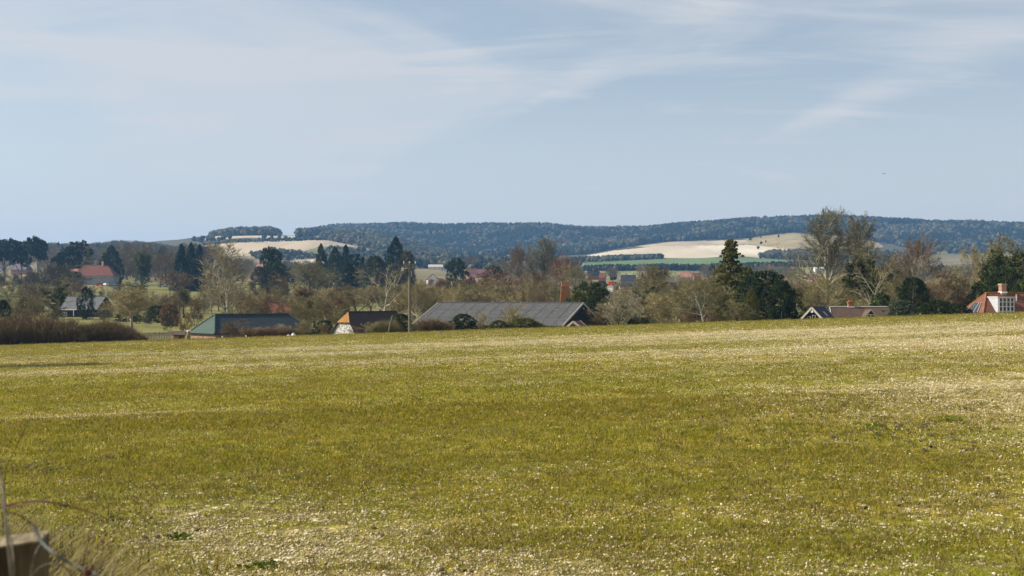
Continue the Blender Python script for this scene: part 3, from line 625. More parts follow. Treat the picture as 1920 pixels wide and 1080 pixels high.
# ------------------------------------------------------------------ buildings
def chimney(root, x, y, z0, z1, wx=0.7, wy=0.7, mat='brick_red', pots=2, pot='pot_clay', ph=0.5, cap=None, base=None, pr=0.14):
    m = MB().box(x - wx / 2, x + wx / 2, y - wy / 2, y + wy / 2, z0, z1 - 0.24).box(x - wx / 2 - .05, x + wx / 2 + .05, y - wy / 2 - .05, y + wy / 2 + .05, z1 - .24, z1 - .10).box(x - wx / 2 - .10, x + wx / 2 + .10, y - wy / 2 - .10, y + wy / 2 + .10, z1 - .10, z1)
    c = m.build('chimney', mat, root)
    for i in range(pots):
        px_ = x + ((i + .5) / pots - .5) * wx * 0.95
        MB().tube([(px_, y, z1), (px_, y, z1 + ph * .15), (px_, y, z1 + ph * .8), (px_, y, z1 + ph)], [pr, pr * .85, pr * .8, pr], 8).build('chimney_pot', pot, c)
    if base: MB().box(x - wx / 2 - .08, x + wx / 2 + .08, y - wy / 2 - .08, y + wy / 2 + .08, base[0], base[1]).build('flashing', 'white_paint', c)
    return c
def window(root, face, a, z, w, h, off, nx=2, nz=2, frame='white_paint', name='window'):
    """face: 'front' (wall at y=off facing -y), 'left' (wall at x=off facing -x), 'right'; a = position along the wall of its middle"""
    fm = MB(); b = 0.07
    def bx(mb, u0, u1, z0, z1, d0, d1):
        if face == 'front': mb.box(a + u0, a + u1, off - d1, off - d0, z0, z1)
        elif face == 'left': mb.box(off - d1, off - d0, a + u0, a + u1, z0, z1)
        else: mb.box(off + d0, off + d1, a + u0, a + u1, z0, z1)
    bx(fm, -w / 2, w / 2, z, z + b, 0, .09); bx(fm, -w / 2, w / 2, z + h - b, z + h, 0, .09); bx(fm, -w / 2, -w / 2 + b, z + b, z + h - b, 0, .09); bx(fm, w / 2 - b, w / 2, z + b, z + h - b, 0, .09)
    for i in range(1, nx): u = -w / 2 + w * i / nx; bx(fm, u - b / 2, u + b / 2, z + b, z + h - b, 0, .085)
    f = fm.build(name, frame, root)
    for i in range(nx):
        for k in range(nz):
            u0 = -w / 2 + w * i / nx + b * .6; u1 = -w / 2 + w * (i + 1) / nx - b * .6; z0 = z + b + (h - 2 * b) * k / nz + .02; z1 = z + b + (h - 2 * b) * (k + 1) / nz - .02
            g = MB(); bx(g, u0, u1, z0, z1, .01, .05); g.build('pane', 'window_glass', f)
    return f
def house(name, label, cat, A, theta, L, w, drop, zg=None, roof='clay_tile', wall='brick_red', hips=(0, 0), hipmat=None, ridge=None, verge=None, over=0.25, frontmat=None, group=None, wallh=None, ridger=0.11):
    P = pt(*A); th = R(theta)
    z0 = zg if zg is not None else min(gz(P.x, P.y), gz(P.x + math.cos(th) * L, P.y + math.sin(th) * L)) - 0.2
    root = empty(name, (P.x, P.y, z0), th); tag(root, label, cat, group)
    zr = P.z - z0; ze = zr - drop; il, ir = hips
    wm_ = MB(); i = 0.3; xl = -il + (i if il else over + .02); xr = L + ir - (i if ir else over + .02); yw = w - i; zwe = ze + drop * i / w - 0.12
    wm_.box(xl, xr, -yw, yw, -0.3, zwe)
    for side, inset, xx in ((0, il, xl), (1, ir, xr)):
        if not inset:
            x0, x1 = (xx, xx + .2) if side == 0 else (xx - .2, xx)
            V = [(x0, -yw, zwe), (x0, yw, zwe), (x0, 0, zr - .14), (x1, -yw, zwe), (x1, yw, zwe), (x1, 0, zr - .14)]
            wm_.add(V, [(0, 2, 1), (3, 4, 5), (0, 1, 4, 3), (1, 2, 5, 4), (2, 0, 3, 5)])
    wm_.build('wall', wall, root)
    xa = -il if il else 0.0; xb = L + ir if ir else L
    MB().slab([(xa, -w, ze), (xb, -w, ze), (L, 0, zr), (0, 0, zr)], .10).build('roof', frontmat or roof, root)
    MB().slab([(xb, w, ze), (xa, w, ze), (0, 0, zr), (L, 0, zr)], .10).build('roof', roof, root)
    if il: MB().slab([(-il, w, ze), (-il, -w, ze), (0, 0, zr)], .10).build('hip_end', hipmat or roof, root)
    if ir: MB().slab([(L + ir, -w, ze), (L + ir, w, ze), (L, 0, zr)], .10).build('hip_end', roof, root)
    if ridge:
        MB().tube([(0, 0, zr + .03), (L, 0, zr + .03)], ridger, 6).build('ridge', ridge, root)
        for s, inset, x in ((0, il, 0), (1, ir, L)):
            if inset:
                xe = -inset if s == 0 else L + inset
                for sy in (-1, 1): MB().tube([(x, 0, zr + .03), (xe, sy * w, ze + .03)], ridger * .9, 6).build('hip_ridge', ridge, root)
    if verge:
        for s, inset, x in ((0, il, 0), (1, ir, L)):
            if not inset:
                for sy in (-1, 1): MB().beam((x + (-.04 if s == 0 else .04), 0, zr - .06), (x + (-.04 if s == 0 else .04), sy * (w + .02), ze - .06), .07, .26).build('bargeboard', verge, root)
    return root, zr, ze
# 1. long grey barn
b, zr, ze = house('long_barn', 'long low barn with grey corrugated roof and dark gable, right of the utility pole', 'barn', (822, 567.5, 178), -24, 23.4, 8.2, 3.15, roof='fibre_cement', wall='dark_boards', ridge='fibre_cement', verge='stone_verge', over=.15)
for xx in np.arange(0.9, 23.2, 1.9):     # sheet joints run down the slope, each a raised lap
    MB().beam((xx, -.15, zr - .01), (xx, -8.2, ze + .006), .05, .012).build('roof_lap', 'fibre_cement', b)
for q in (.33, .66):
    MB().beam((0, -8.2 * q, zr - 3.15 * q + .035), (23.4, -8.2 * q, zr - 3.15 * q + .006), .05, .012).build('roof_lap', 'fibre_cement', b)
MB().tube([(23.42, 0, zr - .8), (23.55, 0, zr - .8)], .22, 10).build('vent', 'steel', b)
for z in np.arange(ze - 1.2, zr - .9, .55):
    hw = min(7.9, (zr - z) / 3.15 * 8.2 - .9)
    MB().box(23.27, 23.33, -hw, hw, z, z + .05).build('weatherboard', 'dark_boards', b)
# small clay gable in front of the barn's right end
b, zr, ze = house('garden_store', 'small clay roofed store poking above the crest in front of the long barn gable', 'shed', (1075, 602, 156), 70, 3.0, 1.7, 1.4, roof='clay_tile', wall='brick_red', verge='stone_verge')
# 2. green hipped shed
b, zr, ze = house('green_roofed_shed', 'brick shed with hipped green sheet roof, shade painted navy on the long side', 'shed', (403, 590, 160), 44, 11.6, 3.6, 2.5, roof='shaded_green_sheet', wall='brick_salmon', hips=(2.1, 2.3), hipmat='green_sheet', ridge='green_sheet')
for yy_ in (-2.6, -1.3, 0, 1.3, 2.6):
    MB().box(-1.83, -1.77, yy_ - .12, yy_ + .12, ze - 1.4, ze - .35).build('pier', 'brick_salmon', b)
MB().box(-2.02, -1.95, -3.5, 3.5, ze - .16, ze - .04).build('gutter', 'wire_black', b)
# brick stub walls and gate left of it
def atpx(x, Y): X = (x - 960) / F * Y; return X, Y, gz(X, Y)
X, Y, Z = atpx(340, 153)
e = empty('brick_outbuilding', (X, Y, Z), R(30)); tag(e, 'small salmon brick lean-to and gate pier left of the green shed', 'outbuilding')
h = zy(621, 153) - Z
MB().box(-1.0, 0.5, 0, 1.2, -.3, h * .62).build('wall', 'brick_salmon', e)
MB().slab([(-1.15, -.15, h * .66), (.6, -.15, h * .66), (.6, 1.3, h), (-1.15, 1.3, h)], .1).build('roof', 'brown_tile', e)
MB().box(-.30, .30, -.06, -.01, -.2, h * .52).build('door', 'old_wood', e)
MB().box(.85, 1.2, 0, .35, -.3, h * .95).build('pier', 'brick_salmon', e)
MB().box(.80, 1.25, -.05, .40, h * .95, h * 1.08).build('cap', 'white_paint', e)
# 3. flint barn with lichen-orange half hip
P = pt(653, 585, 165); th = R(52); z0 = gz(P.x, P.y) - .6
b = empty('flint_barn', (P.x, P.y, z0), th); tag(b, 'old flint gabled barn with orange half hip and dark roof, left of the pole', 'barn')
zr = P.z - z0; dr = 4.8; w = 4.1; ze = zr - dr; hh = 1.35; L = 9.8; hw = w * hh / dr; ins = 0.9
MB().slab([(-ins, -w, ze), (L, -w, ze), (L, 0, zr), (0, 0, zr), (-ins, -hw, zr - hh)], .12).build('roof', 'dark_clay', b)
MB().slab([(L, w, ze), (-ins, w, ze), (-ins, hw, zr - hh), (0, 0, zr), (L, 0, zr)], .12).build('roof', 'dark_clay', b)
MB().slab([(-ins - .12, hw + .12, zr - hh - .1), (-ins - .12, -hw - .12, zr - hh - .1), (0, 0, zr + .03)], .1).build('half_hip', 'orange_lichen', b)
g = MB(); yw = w - .25; zq = ze + dr * .25 / w - .12; q = hw - .1
g.add([(-ins + .12, yw, -.3), (-ins + .12, -yw, -.3), (-ins + .12, -yw, zq), (-ins + .12, -q, zr - hh - .15), (-ins + .12, q, zr - hh - .15), (-ins + .12, yw, zq)] + [(-ins + .5, yw, -.3), (-ins + .5, -yw, -.3), (-ins + .5, -yw, zq), (-ins + .5, -q, zr - hh - .15), (-ins + .5, q, zr - hh - .15), (-ins + .5, yw, zq)],
      [(0, 1, 2, 3, 4, 5), (11, 10, 9, 8, 7, 6)] + [(i, i + 6, (i + 1) % 6 + 6, (i + 1) % 6) for i in range(6)])
g.build('gable_wall', 'flint_wall', b)
MB().box(-ins + .5, L - .3, -yw, yw, -.3, zq).build('wall', 'dark_boards', b)
for sy in (-1, 1): MB().beam((-ins - .03, sy * hw, zr - hh - .05), (-ins - .03, sy * w, ze - .05), .07, .2).build('bargeboard', 'dark_boards', b)
MB().tube([(0, 0, zr + .02), (L, 0, zr + .02)], .1, 6).build('ridge', 'dark_clay', b)
# 4. dark gabled cottage and brown tiled range on the right
P = pt(1522, 576, 163)
b, zr, ze = house('gabled_cottage', 'black roofed cottage gable with glazed timber front, left end of brown tiled range', 'cottage', (1522, 576, 163), 56, 5.4, 2.9, 3.1, roof='dark_slate', wall='dark_boards', verge='stone_verge', ridge='grey_slate', ridger=.07)
for a_, z_, w_, h_ in ((-.95, zr - 2.6, .5, 1.1), (-.25, zr - 2.6, .5, 1.5), (.45, zr - 2.6, .5, 1.3), (1.1, zr - 2.6, .45, .9)): window(b, 'left', a_, z_, w_, h_, 0.20, 1, 1, frame='pale_fence')
MB().box(.02, .14, -.16, .16, zr - .75, zr - .42).build('lamp', 'white_paint', b)
MB().slab([(2.6, -1.25, zr - 1.25), (3.2, -1.25, zr - 1.25), (3.2, -.65, zr - .60), (2.6, -.65, zr - .60)], .04).build('rooflight', 'steel', b)
b, zr, ze = house('brown_tiled_range', 'long brown tiled roof with a small dormer gable and pale ridge, lower right', 'house', (1556, 575.5, 170), -3, 9.2, 4.6, 4.4, roof='brown_tile', wall='brick_red', ridge='stone_verge', verge='stone_verge')
chimney(b, 3.0, .2, zr - .5, zr + .75, .75, .6, 'brick_orange', 2, 'pot_clay', .25, base=(zr - .1, zr + .12))
d = MB(); yd = -3.5; xd = 5.0; zt = zr - .32
MB().slab([(xd, yd, zt), (xd - 1.2, yd, zt - 1.45), (xd - 1.2, -1.2, zt - 1.45), (xd, -.3, zt)][::-1], .08).build('dormer_roof', 'brown_tile', b)
MB().slab([(xd + 1.2, yd, zt - 1.45), (xd, yd, zt), (xd, -.3, zt), (xd + 1.2, -1.2, zt - 1.45)][::-1], .08).build('dormer_roof', 'dark_clay', b)  # slope turned from the sun: its shade is put into a darker tile
MB().add([(xd - 1.0, yd + .15, zt - 1.5), (xd + 1.0, yd + .15, zt - 1.5), (xd, yd + .15, zt - .15), (xd - 1.0, yd + .4, zt - 1.5), (xd + 1.0, yd + .4, zt - 1.5), (xd, yd + .4, zt - .15)], [(0, 1, 2), (3, 5, 4), (0, 3, 4, 1), (1, 4, 5, 2), (2, 5, 3, 0)]).build('dormer_wall', 'dark_boards', b)
window(b, 'front', xd, zt - 1.2, 1.0, .5, yd + .15, 2, 1)
for s in (-1, 1): MB().beam((xd, yd - .03, zt - .03), (xd + s * 1.25, yd - .03, zt - 1.52), .06, .16).build('dormer_bargeboard', 'stone_verge', b)
# 5. hipped clay tiled house at the right edge
b, zr, ze = house('clay_roofed_house', 'hipped red clay tiled roof with white french window dormer at the right edge', 'house', (1849, 549, 158), 11, 12.5, 3.5, 3.4, roof='clay_tile', wall='brick_red', hips=(2.8, 1.5), ridge='orange_lichen', ridger=.075)
chimney(b, 2.45, 0.0, zr - .5, zr + 1.15, .72, .72, 'brick_salmon', 0, base=(zr - .05, zr + .16))
MB().box(2.05, 2.85, -.40, .40, zr + 1.15, zr + 1.22).build('chimney_cap', 'stone_verge', b)
# dormer cut into the front slope: flat-topped white box with french windows
dx0, dx1 = -0.25, 2.2; yf = -3.05; zt = zr - .62; zb = ze + .35
MB().box(dx0 - .1, dx1 + .1, yf - .12, -.75, zt, zt + .09).build('dormer_top', 'white_paint', b)
ck = MB(); ck.add([(dx0, yf, zb), (dx0, yf, zt), (dx0, -.75, zt), (dx0 + .1, yf, zb), (dx0 + .1, yf, zt), (dx0 + .1, -.75, zt)], [(0, 1, 2), (3, 5, 4), (0, 3, 4, 1), (1, 4, 5, 2), (2, 5, 3, 0)]).build('dormer_cheek', 'lead_sheet', b)
MB().add([(dx1 - .1, yf, zb), (dx1 - .1, yf, zt), (dx1 - .1, -.75, zt), (dx1, yf, zb), (dx1, yf, zt), (dx1, -.75, zt)], [(0, 1, 2), (3, 5, 4), (0, 3, 4, 1), (1, 4, 5, 2), (2, 5, 3, 0)]).build('dormer_cheek', 'lead_sheet', b)
for i, xc in enumerate((.12, .68, 1.24, 1.80)): window(b, 'front', xc, zb, .52, zt - zb - .03, yf + .02, 1, 4 if i else 1, name='french_window')
for i in range(4): # glazing bars between the panes of each leaf
    for k in range(1, 4):
        zz_ = zb + (zt - zb) * k / 4; xc = (.12, .68, 1.24, 1.80)[i]
        MB().box(xc - .22, xc + .22, yf - .08, yf - .035, zz_ - .04, zz_ + .04).build('glazing_bar', 'white_paint', b)
# hip-end dormer with dark glass and white sill
zc_ = lambda x: ze + (x + 2.8) / 2.8 * 3.4
MB().box(-2.35, -2.25, -1.9, 1.9, ze + .12, ze + .42).build('sill', 'white_paint', b)
MB().slab([(-2.30, 1.6, zc_(-2.30) + .14), (-2.30, -1.6, zc_(-2.30) + .14), (-1.2, -.75, zc_(-1.2) + .14), (-1.2, .75, zc_(-1.2) + .14)], .06).build('roof_glazing', 'window_glass', b)
for s in (-1.1, -.4, .4, 1.1): MB().beam((-2.3, s * 1.4, zc_(-2.3) + .17), (-1.2, s * .66, zc_(-1.2) + .17), .05, .05).build('glazing_bar', 'stone_verge', b)
for xp in (3.8, 5.1): MB().tube([(xp, -1.1, zr - 1.6), (xp, -1.1, zr - .35), (xp, -1.1, zr - .2)], [.09, .09, .13], 8).build('vent_pipe', 'stone_verge', b)
# cross gable on the right part of the front slope
MB().slab([(4.9, -4.1, ze - .2), (8.0, -1.0, zr - .55), (8.0, .0, zr - .5), (4.9, -1.2, ze + 1.9)][::1], .1).build('cross_roof', 'clay_tile', b)
MB().slab([(8.0, -4.6, zr - .55), (8.0, .0, zr - .55), (4.7, -1.6, ze + .2), (4.7, -4.6, ze + .2)], .1).build('cross_roof', 'clay_tile', b)

# 6. grey slate cottage mid left
b, zr, ze = house('slate_cottage', 'grey slate roofed cottage with white gutter behind the brown hedge, a cypress before it', 'cottage', (126, 556, 300), -14, 11.2, 3.8, 3.3, roof='grey_slate', wall='dark_boards', ridge='grey_slate', verge='dark_boards')
MB().box(-.1, 5.2, -3.95, -3.8, ze - .12, ze + .08).build('gutter', 'white_paint', b)
MB().box(4.5, 4.62, -3.95, -3.83, ze - 1.6, ze).build('drainpipe', 'white_paint', b)
window(b, 'front', 1.8, ze - 1.6, 1.2, .9, -3.5)
# 7. red roofed house with cars in front
def vhouse(label, xl, xr, yr, ye, Y, roof, wall, hip=0, depth=3.6, theta=0, cat='house', name='village_house', chims=(), wins=0, gable=False, verge=None, yg=None, pot='pot_clay', chmat='brick_red', auto=True):
    if auto:
        Ys = np.arange(200, 1700, 4.0); gp = HZ - F * ground(((xl + xr) / 2 - 960) / F * Ys, Ys) / Ys; er = np.abs(gp - (ye + 3.0 / Ys * F)); Y = float(Ys[int(np.argmin(er + (Ys < 230) * 99))])
    L = (xr - xl) / F * Y; drop = zy(yr, Y) - zy(ye, Y)
    if gable:   # gable end faces the camera
        cxp = (xl + xr) / 2
        b, zr, ze = house(name, label, cat, (cxp, yr, Y), 88 + theta, depth * 2, L / 2, drop, roof=roof, wall=wall, verge=verge)
        if wins: window(b, 'left', 0, ze - 1.2, 1.1, 1.1, .27)
    else:
        hi = hip * L; b, zr, ze = house(name, label, cat, (xl + (hip * (xr - xl)), yr, Y), theta, L - 2 * hi, depth, drop, roof=roof, wall=wall, hips=(hi, hi), ridge=roof, verge=verge)
        for i in range(wins): window(b, 'front', (L - 2 * hi) * (i + .5) / wins, ze - 1.9, 1.3, 1.2, -(depth - .3))
    for (f, hh_) in chims: chimney(b, (L - 2 * hip * L) * f if not gable else depth * 2 * f, 0, zr - .6, zr + hh_, .8, .8, chmat, 2, pot)
    return b, zr, ze
b, zr, ze = vhouse('hipped bright red tiled house with pale chimney, cars parked before it', 141, 219, 497, 517.5, 610, 'red_tile', 'grey_render', .22, 5.0, 0, chims=((.78, 1.8),), chmat='cream_render', wins=4, auto=False)
MB().box(-5.6, -1.6, -3, 2.4, ze - 4, ze + 1.6).build('wing_wall', 'cream_render', b)
MB().slab([(-7.0, -3.4, ze + 2.2), (-1.4, -3.4, ze + 2.2), (-1.4, -.6, ze + 3.7), (-7.0, -.6, ze + 3.7)], .15).build('wing_roof', 'pink_tile', b)
V7 = [
 ('cream gabled barn house at the left picture edge below dark pines', -22, 22, 488, 498, 640, 'brown_tile', 'cream_render', 0, 4, 8, {}),
 ('low house with mauve slate roof at the far left edge', -20, 10, 497, 509, 610, 'purple_slate', 'cream_render', 0, 4, -6, dict(wins=2)),
 ('brown tiled house with pink brick gable right of the mauve roof', 26, 58, 494, 506, 620, 'purple_slate', 'brick_salmon', .1, 4, -10, dict(chims=((.1, .9),), wins=2)),
 ('tiny white gabled house between pine trunks at the left', 62, 76, 488, 495, 660, 'pink_tile', 'white_render', 0, 3, 0, dict(gable=True)),
 ('house with salmon roof hidden behind the dark evergreen left of centre', 478, 500, 494.5, 501, 560, 'pink_tile', 'brick_red', 0, 4, 0, {}),
 ('red brick house with square roof seen between white tree limbs', 704, 728, 512, 522, 420, 'clay_tile', 'brick_orange', .18, 3, 12, dict(wins=2, chims=((-.2, .8),))),
 ('white gabled cottage left of the round dark evergreen', 801, 824, 513, 525, 430, 'dark_clay', 'white_render', 0, 4, 14, dict(gable=True, wins=1)),
 ('long low cream farm building at the foot of the left hill', 774, 800, 493, 497, 800, 'stone_verge', 'cream_render', 0, 4, 0, dict(wins=4, cat='farm building', name='farm_building')),
 ('second long cream farm building right of the first one', 803, 846, 496, 500.5, 780, 'stone_verge', 'cream_render', 0, 4, 0, dict(wins=5, cat='farm building', name='farm_building')),
 ('short white walled bungalow left of the dark evergreen', 827, 843, 502.5, 505, 560, 'brown_tile', 'white_render', 0, 3.5, 0, dict(wins=3)),
 ('orange tiled house directly right of the dark evergreen', 872, 896, 503.5, 512, 520, 'clay_tile', 'brick_salmon', .1, 4, 10, dict(wins=2, chims=((.9, .7),))),
 ('orange tiled house with a long eaves line, second right of the evergreen', 893, 923, 504.5, 513, 540, 'clay_tile', 'brick_salmon', 0, 4, -4, dict(wins=3)),
 ('small pink roofed house lower right of the dark evergreen', 876, 890, 512, 520, 440, 'pink_tile', 'brick_red', 0, 3, 30, dict(verge='stone_verge')),
 ('dark slate roofed house with finial chimney behind the yew', 1098, 1128, 507, 517, 480, 'dark_slate', 'brick_red', .15, 4, 16, dict(chims=((.5, .8),))),
 ('small red tiled house right of the dark slate roof', 1124, 1136, 512, 521, 470, 'red_tile', 'brick_red', 0, 3, -12, {}),
 ('house with navy slate roof and pale chimneys right of the red pots', 1164, 1192, 516, 527, 420, 'dark_slate', 'grey_render', 0, 4, -8, dict(chims=((.35, .9), (.85, .9)), chmat='grey_render')),
 ('cottage with salmon brick wall and bright ridge behind the pale shrub', 1162, 1188, 537, 549, 260, 'brown_tile', 'brick_salmon', 0, 3, 4, dict(verge='stone_verge', wins=2)),
 ('pink roofed house among the bare trees right of centre', 1274, 1300, 511, 520, 460, 'pink_tile', 'grey_render', .1, 4, -8, dict(wins=2)),
 ('smaller clay roofed house touching the pink roof on its right', 1298, 1314, 512, 519, 480, 'clay_tile', 'brick_red', 0, 3.5, 10, {}),
 ('white gabled cottage glimpsed low through bare branches', 1249, 1264, 552, 560, 250, 'grey_slate', 'white_render', 0, 3, 8, dict(gable=True, wins=1)),
 ('mauve slate house low between the bare trees right of centre', 1252, 1276, 523, 533, 380, 'purple_slate', 'grey_render', 0, 4, -14, {}),
 ('red tiled house behind the trunk of the tall bare tree', 1500, 1536, 515, 530, 420, 'pink_tile', 'brick_red', .1, 4, 6, dict(wins=2)),
 ('white bungalow glimpsed past the tall bare tree', 1526, 1548, 500.5, 504, 640, 'stone_verge', 'white_render', 0, 4, 0, dict(wins=2)),
 ('tiny cream farmhouse on the green pasture at the foot of the ridge', 905, 912, 488, 490.5, far(2600), 'stone_verge', 'white_render', 0, 4, 0, dict(cat='farmhouse', auto=False)),
]
for (lb, xl, xr, yr_, ye_, Y, rf, wl, hip, dp, th_, kw) in V7: vhouse(lb, xl, xr, yr_, ye_, Y, rf, wl, hip, dp, th_, **kw)
b, zr, ze = house('terracotta_roofed_house', 'house with old orange clay roof showing above the green shed', 'house', (497, 567, 225), 6, 5.0, 3.8, 3.4, roof='clay_tile', wall='brick_red', hips=(1.6, 0), ridge='clay_tile')
# hill-top farm on the left hill
for i, (xl, xr, yr_, Yh, rf, lb) in enumerate([(497, 507, 441.5, far(3150), 'grey_slate', 'tiny grey roofed barn in the trees below the hilltop clump'), (515, 521, 443, far(3160), 'purple_slate', 'tiny mauve roofed farmhouse on the hill right of the barn'), (576, 584, 441, far(3180), 'stone_verge', 'tiny cream roofed barn beside the square dark wood on the hill')]):
    vhouse(lb, xl, xr, yr_, yr_ + 3, Yh, rf, 'white_render', 0, 4, 0, name='hill_barn', cat='barn', auto=False)
# tall chimneys of houses hidden behind the barn
b, zr, ze = house('chimneyed_house', 'house behind the long barn, only its tall orange brick chimney showing', 'house', (1030, 572, 215), 0, 6, 3.4, 2.6, roof='clay_tile', wall='brick_red', ridge='clay_tile')
xc = (1059 - 1030) / F * 215
zt_ = zy(537, 215) - b.location.z
ch = MB().add([(xc - 1.05, -.6, zr - 1.2), (xc + .75, -.6, zr - 1.2), (xc + .75, .6, zr - 1.2), (xc - 1.05, .6, zr - 1.2), (xc - .75, -.55, zt_ - 1.2), (xc + 1.0, -.55, zt_ - 1.2), (xc + 1.0, .55, zt_ - 1.2), (xc - .75, .55, zt_ - 1.2), (xc - .65, -.5, zt_ - .2), (xc + .7, -.5, zt_ - .2), (xc + .7, .5, zt_ - .2), (xc - .65, .5, zt_ - .2)],
    [(0, 3, 2, 1), (0, 1, 5, 4), (1, 2, 6, 5), (2, 3, 7, 6), (3, 0, 4, 7), (4, 5, 9, 8), (5, 6, 10, 9), (6, 7, 11, 10), (7, 4, 8, 11), (8, 9, 10, 11)]).build('chimney', 'brick_orange', b)
MB().box(xc - .75, xc + .8, -.6, .6, zt_ - .2, zt_).build('cornice', 'brick_orange', ch)
for i in range(4):
    px_ = xc - .56 + i * .39
    MB().tube([(px_, 0, zt_), (px_, 0, zt_ + .15), (px_, 0, zt_ + .85), (px_, 0, zt_ + 1.0)], [.15, .115, .11, .14], 8).build('chimney_pot', 'pot_clay', ch)
b, zr, ze = house('red_pot_house', 'house behind the yew with chimney carrying two bright red pots', 'house', (1138, 546, 270), -20, 6, 3.2, 2.4, roof='dark_slate', wall='white_render', ridge='stone_verge')
chimney(b, .9, 0, zr - .6, zr + 1.2, 1.2, .8, 'white_render', 3, 'pot_red', .95, pr=.2)

# ------------------------------------------------------------------ utility pole
X, Y, Z = atpx(768, 138)
e = empty('utility_pole', (X, Y, Z - .3), R(8)); tag(e, 'weathered wooden utility pole with crossarm at the field edge beside the long barn', 'utility pole')
zt_ = zy(493, 138) - (Z - .3)
MB().tube([(0, 0, 0), (.01, 0, zt_ * .5), (0, 0, zt_)], [.17, .15, .125], 10).build('pole', 'pole_wood', e)
MB().box(-.75, .75, -.06, .06, zt_ - .28, zt_ - .12).build('crossarm', 'pole_wood', e)
MB().beam((-.5, .07, zt_ - .3), (-.05, .12, zt_ - .85), .04, .05).beam((.5, .07, zt_ - .3), (.05, .12, zt_ - .85), .04, .05).build('brace', 'steel', e)
for xx in (-.68, 0, .68): MB().tube([(xx, 0, zt_ - .12 if xx else zt_), (xx, 0, zt_ + .02), (xx, 0, zt_ + .12), (xx, 0, zt_ + .2)], [.03, .07, .06, .03], 8).build('insulator', 'ceramic', e)
MB().box(-.95, -.7, -.14, .14, zt_ - .95, zt_ - .55).beam((-.75, 0, zt_ - .7), (0, 0, zt_ - .55), .06, .06).build('junction_box', 'ceramic', e)
MB().box(.14, .26, -.12, .12, zt_ - 1.6, zt_ - .9).build('fuse_box', 'steel', e)
# leaning post beside the flint barn
X, Y, Z = atpx(727, 139); P2 = pt(736, 592, 139)
MB().tube([(0, 0, -.4), ((P2.x - X) * .5, 0, (P2.z - Z) * .5), (P2.x - X, 0, P2.z - Z)], [.10, .09, .08], 8).build('leaning_post', 'pole_wood').location = (X, Y, Z)
tag(bpy.data.objects['leaning_post'], 'short pale wooden post leaning right between flint barn and utility pole', 'post')
for i, (x, y, lb) in enumerate([(461, 632, 'short white marker post right of the round bare shrub by the green shed'), (417, 634, 'short white marker post by the brick corner of the green shed')]):
    X, Y, Z = atpx(x, 141.5); h = zy(y - 2.5, 141.5) - Z
    o = MB().box(-.09, .09, -.06, .06, -.3, h).add([(-.09, -.06, h), (.09, -.06, h), (.09, .06, h), (-.09, .06, h), (0, 0, h + .07)], [(0, 1, 4), (1, 2, 4), (2, 3, 4), (3, 0, 4)]).build('marker_post', 'white_paint'); o.location = (X, Y, Z); tag(o, lb, 'post', 'white marker posts')
# paling fence left of the brick lean-to
X0, Y0, Z0 = atpx(268, 152); e = empty('paling_fence', (X0, Y0, gz(X0, Y0)), R(2)); tag(e, 'weathered grey paling fence between the hedge and the brick lean-to', 'fence')
MB().box(0, 3.9, .03, .08, .35, .43).box(0, 3.9, .03, .08, .95, 1.03).build('rail', 'pale_fence', e)
fl = random.Random(3)
for i in range(19):
    h = 1.25 + fl.uniform(-.15, .15); x = i * .21; MB().add([(x, 0, -.4), (x + .12, 0, -.4), (x + .12, .03, -.4), (x, .03, -.4), (x, 0, h), (x + .12, 0, h), (x + .12, .03, h), (x, .03, h), (x + .06, .015, h + .1)], [(0, 3, 2, 1), (0, 1, 5, 4), (1, 2, 6, 5), (2, 3, 7, 6), (3, 0, 4, 7), (4, 5, 8), (5, 6, 8), (6, 7, 8), (7, 4, 8)]).build('paling', 'pale_fence', e)
# crumpled white sacks at the edge of the field
for i, (x, y, s, lb) in enumerate([(541, 630, .17, 'small crumpled white sack, left of two at the end of the green shed'), (550, 630, .28, 'larger slumped white sack, right of two at the end of the green shed')]):
    X, Y, Z = atpx(x, 141); rs = np.random.default_rng(40 + i); m = MB(); rings = []
    for k, (rr, hh_) in enumerate([(.9, 0), (1.05, .3), (.8, .8), (.5, 1.15), (.15, 1.3)]):
        for a_ in range(10): rings.append((math.cos(a_ * .628) * rr * s * rs.uniform(.75, 1.2), math.sin(a_ * .628) * rr * s * rs.uniform(.75, 1.2), hh_ * s * rs.uniform(.9, 1.2)))
    m.add(rings, [(k * 10 + a_, k * 10 + (a_ + 1) % 10, (k + 1) * 10 + (a_ + 1) % 10, (k + 1) * 10 + a_) for k in range(4) for a_ in range(10)] + [tuple(40 + a_ for a_ in range(10))])
    o = m.build('sack', 'sack_white'); o.location = (X, Y, Z + .02); tag(o, lb, 'sack', 'white sacks by the shed')

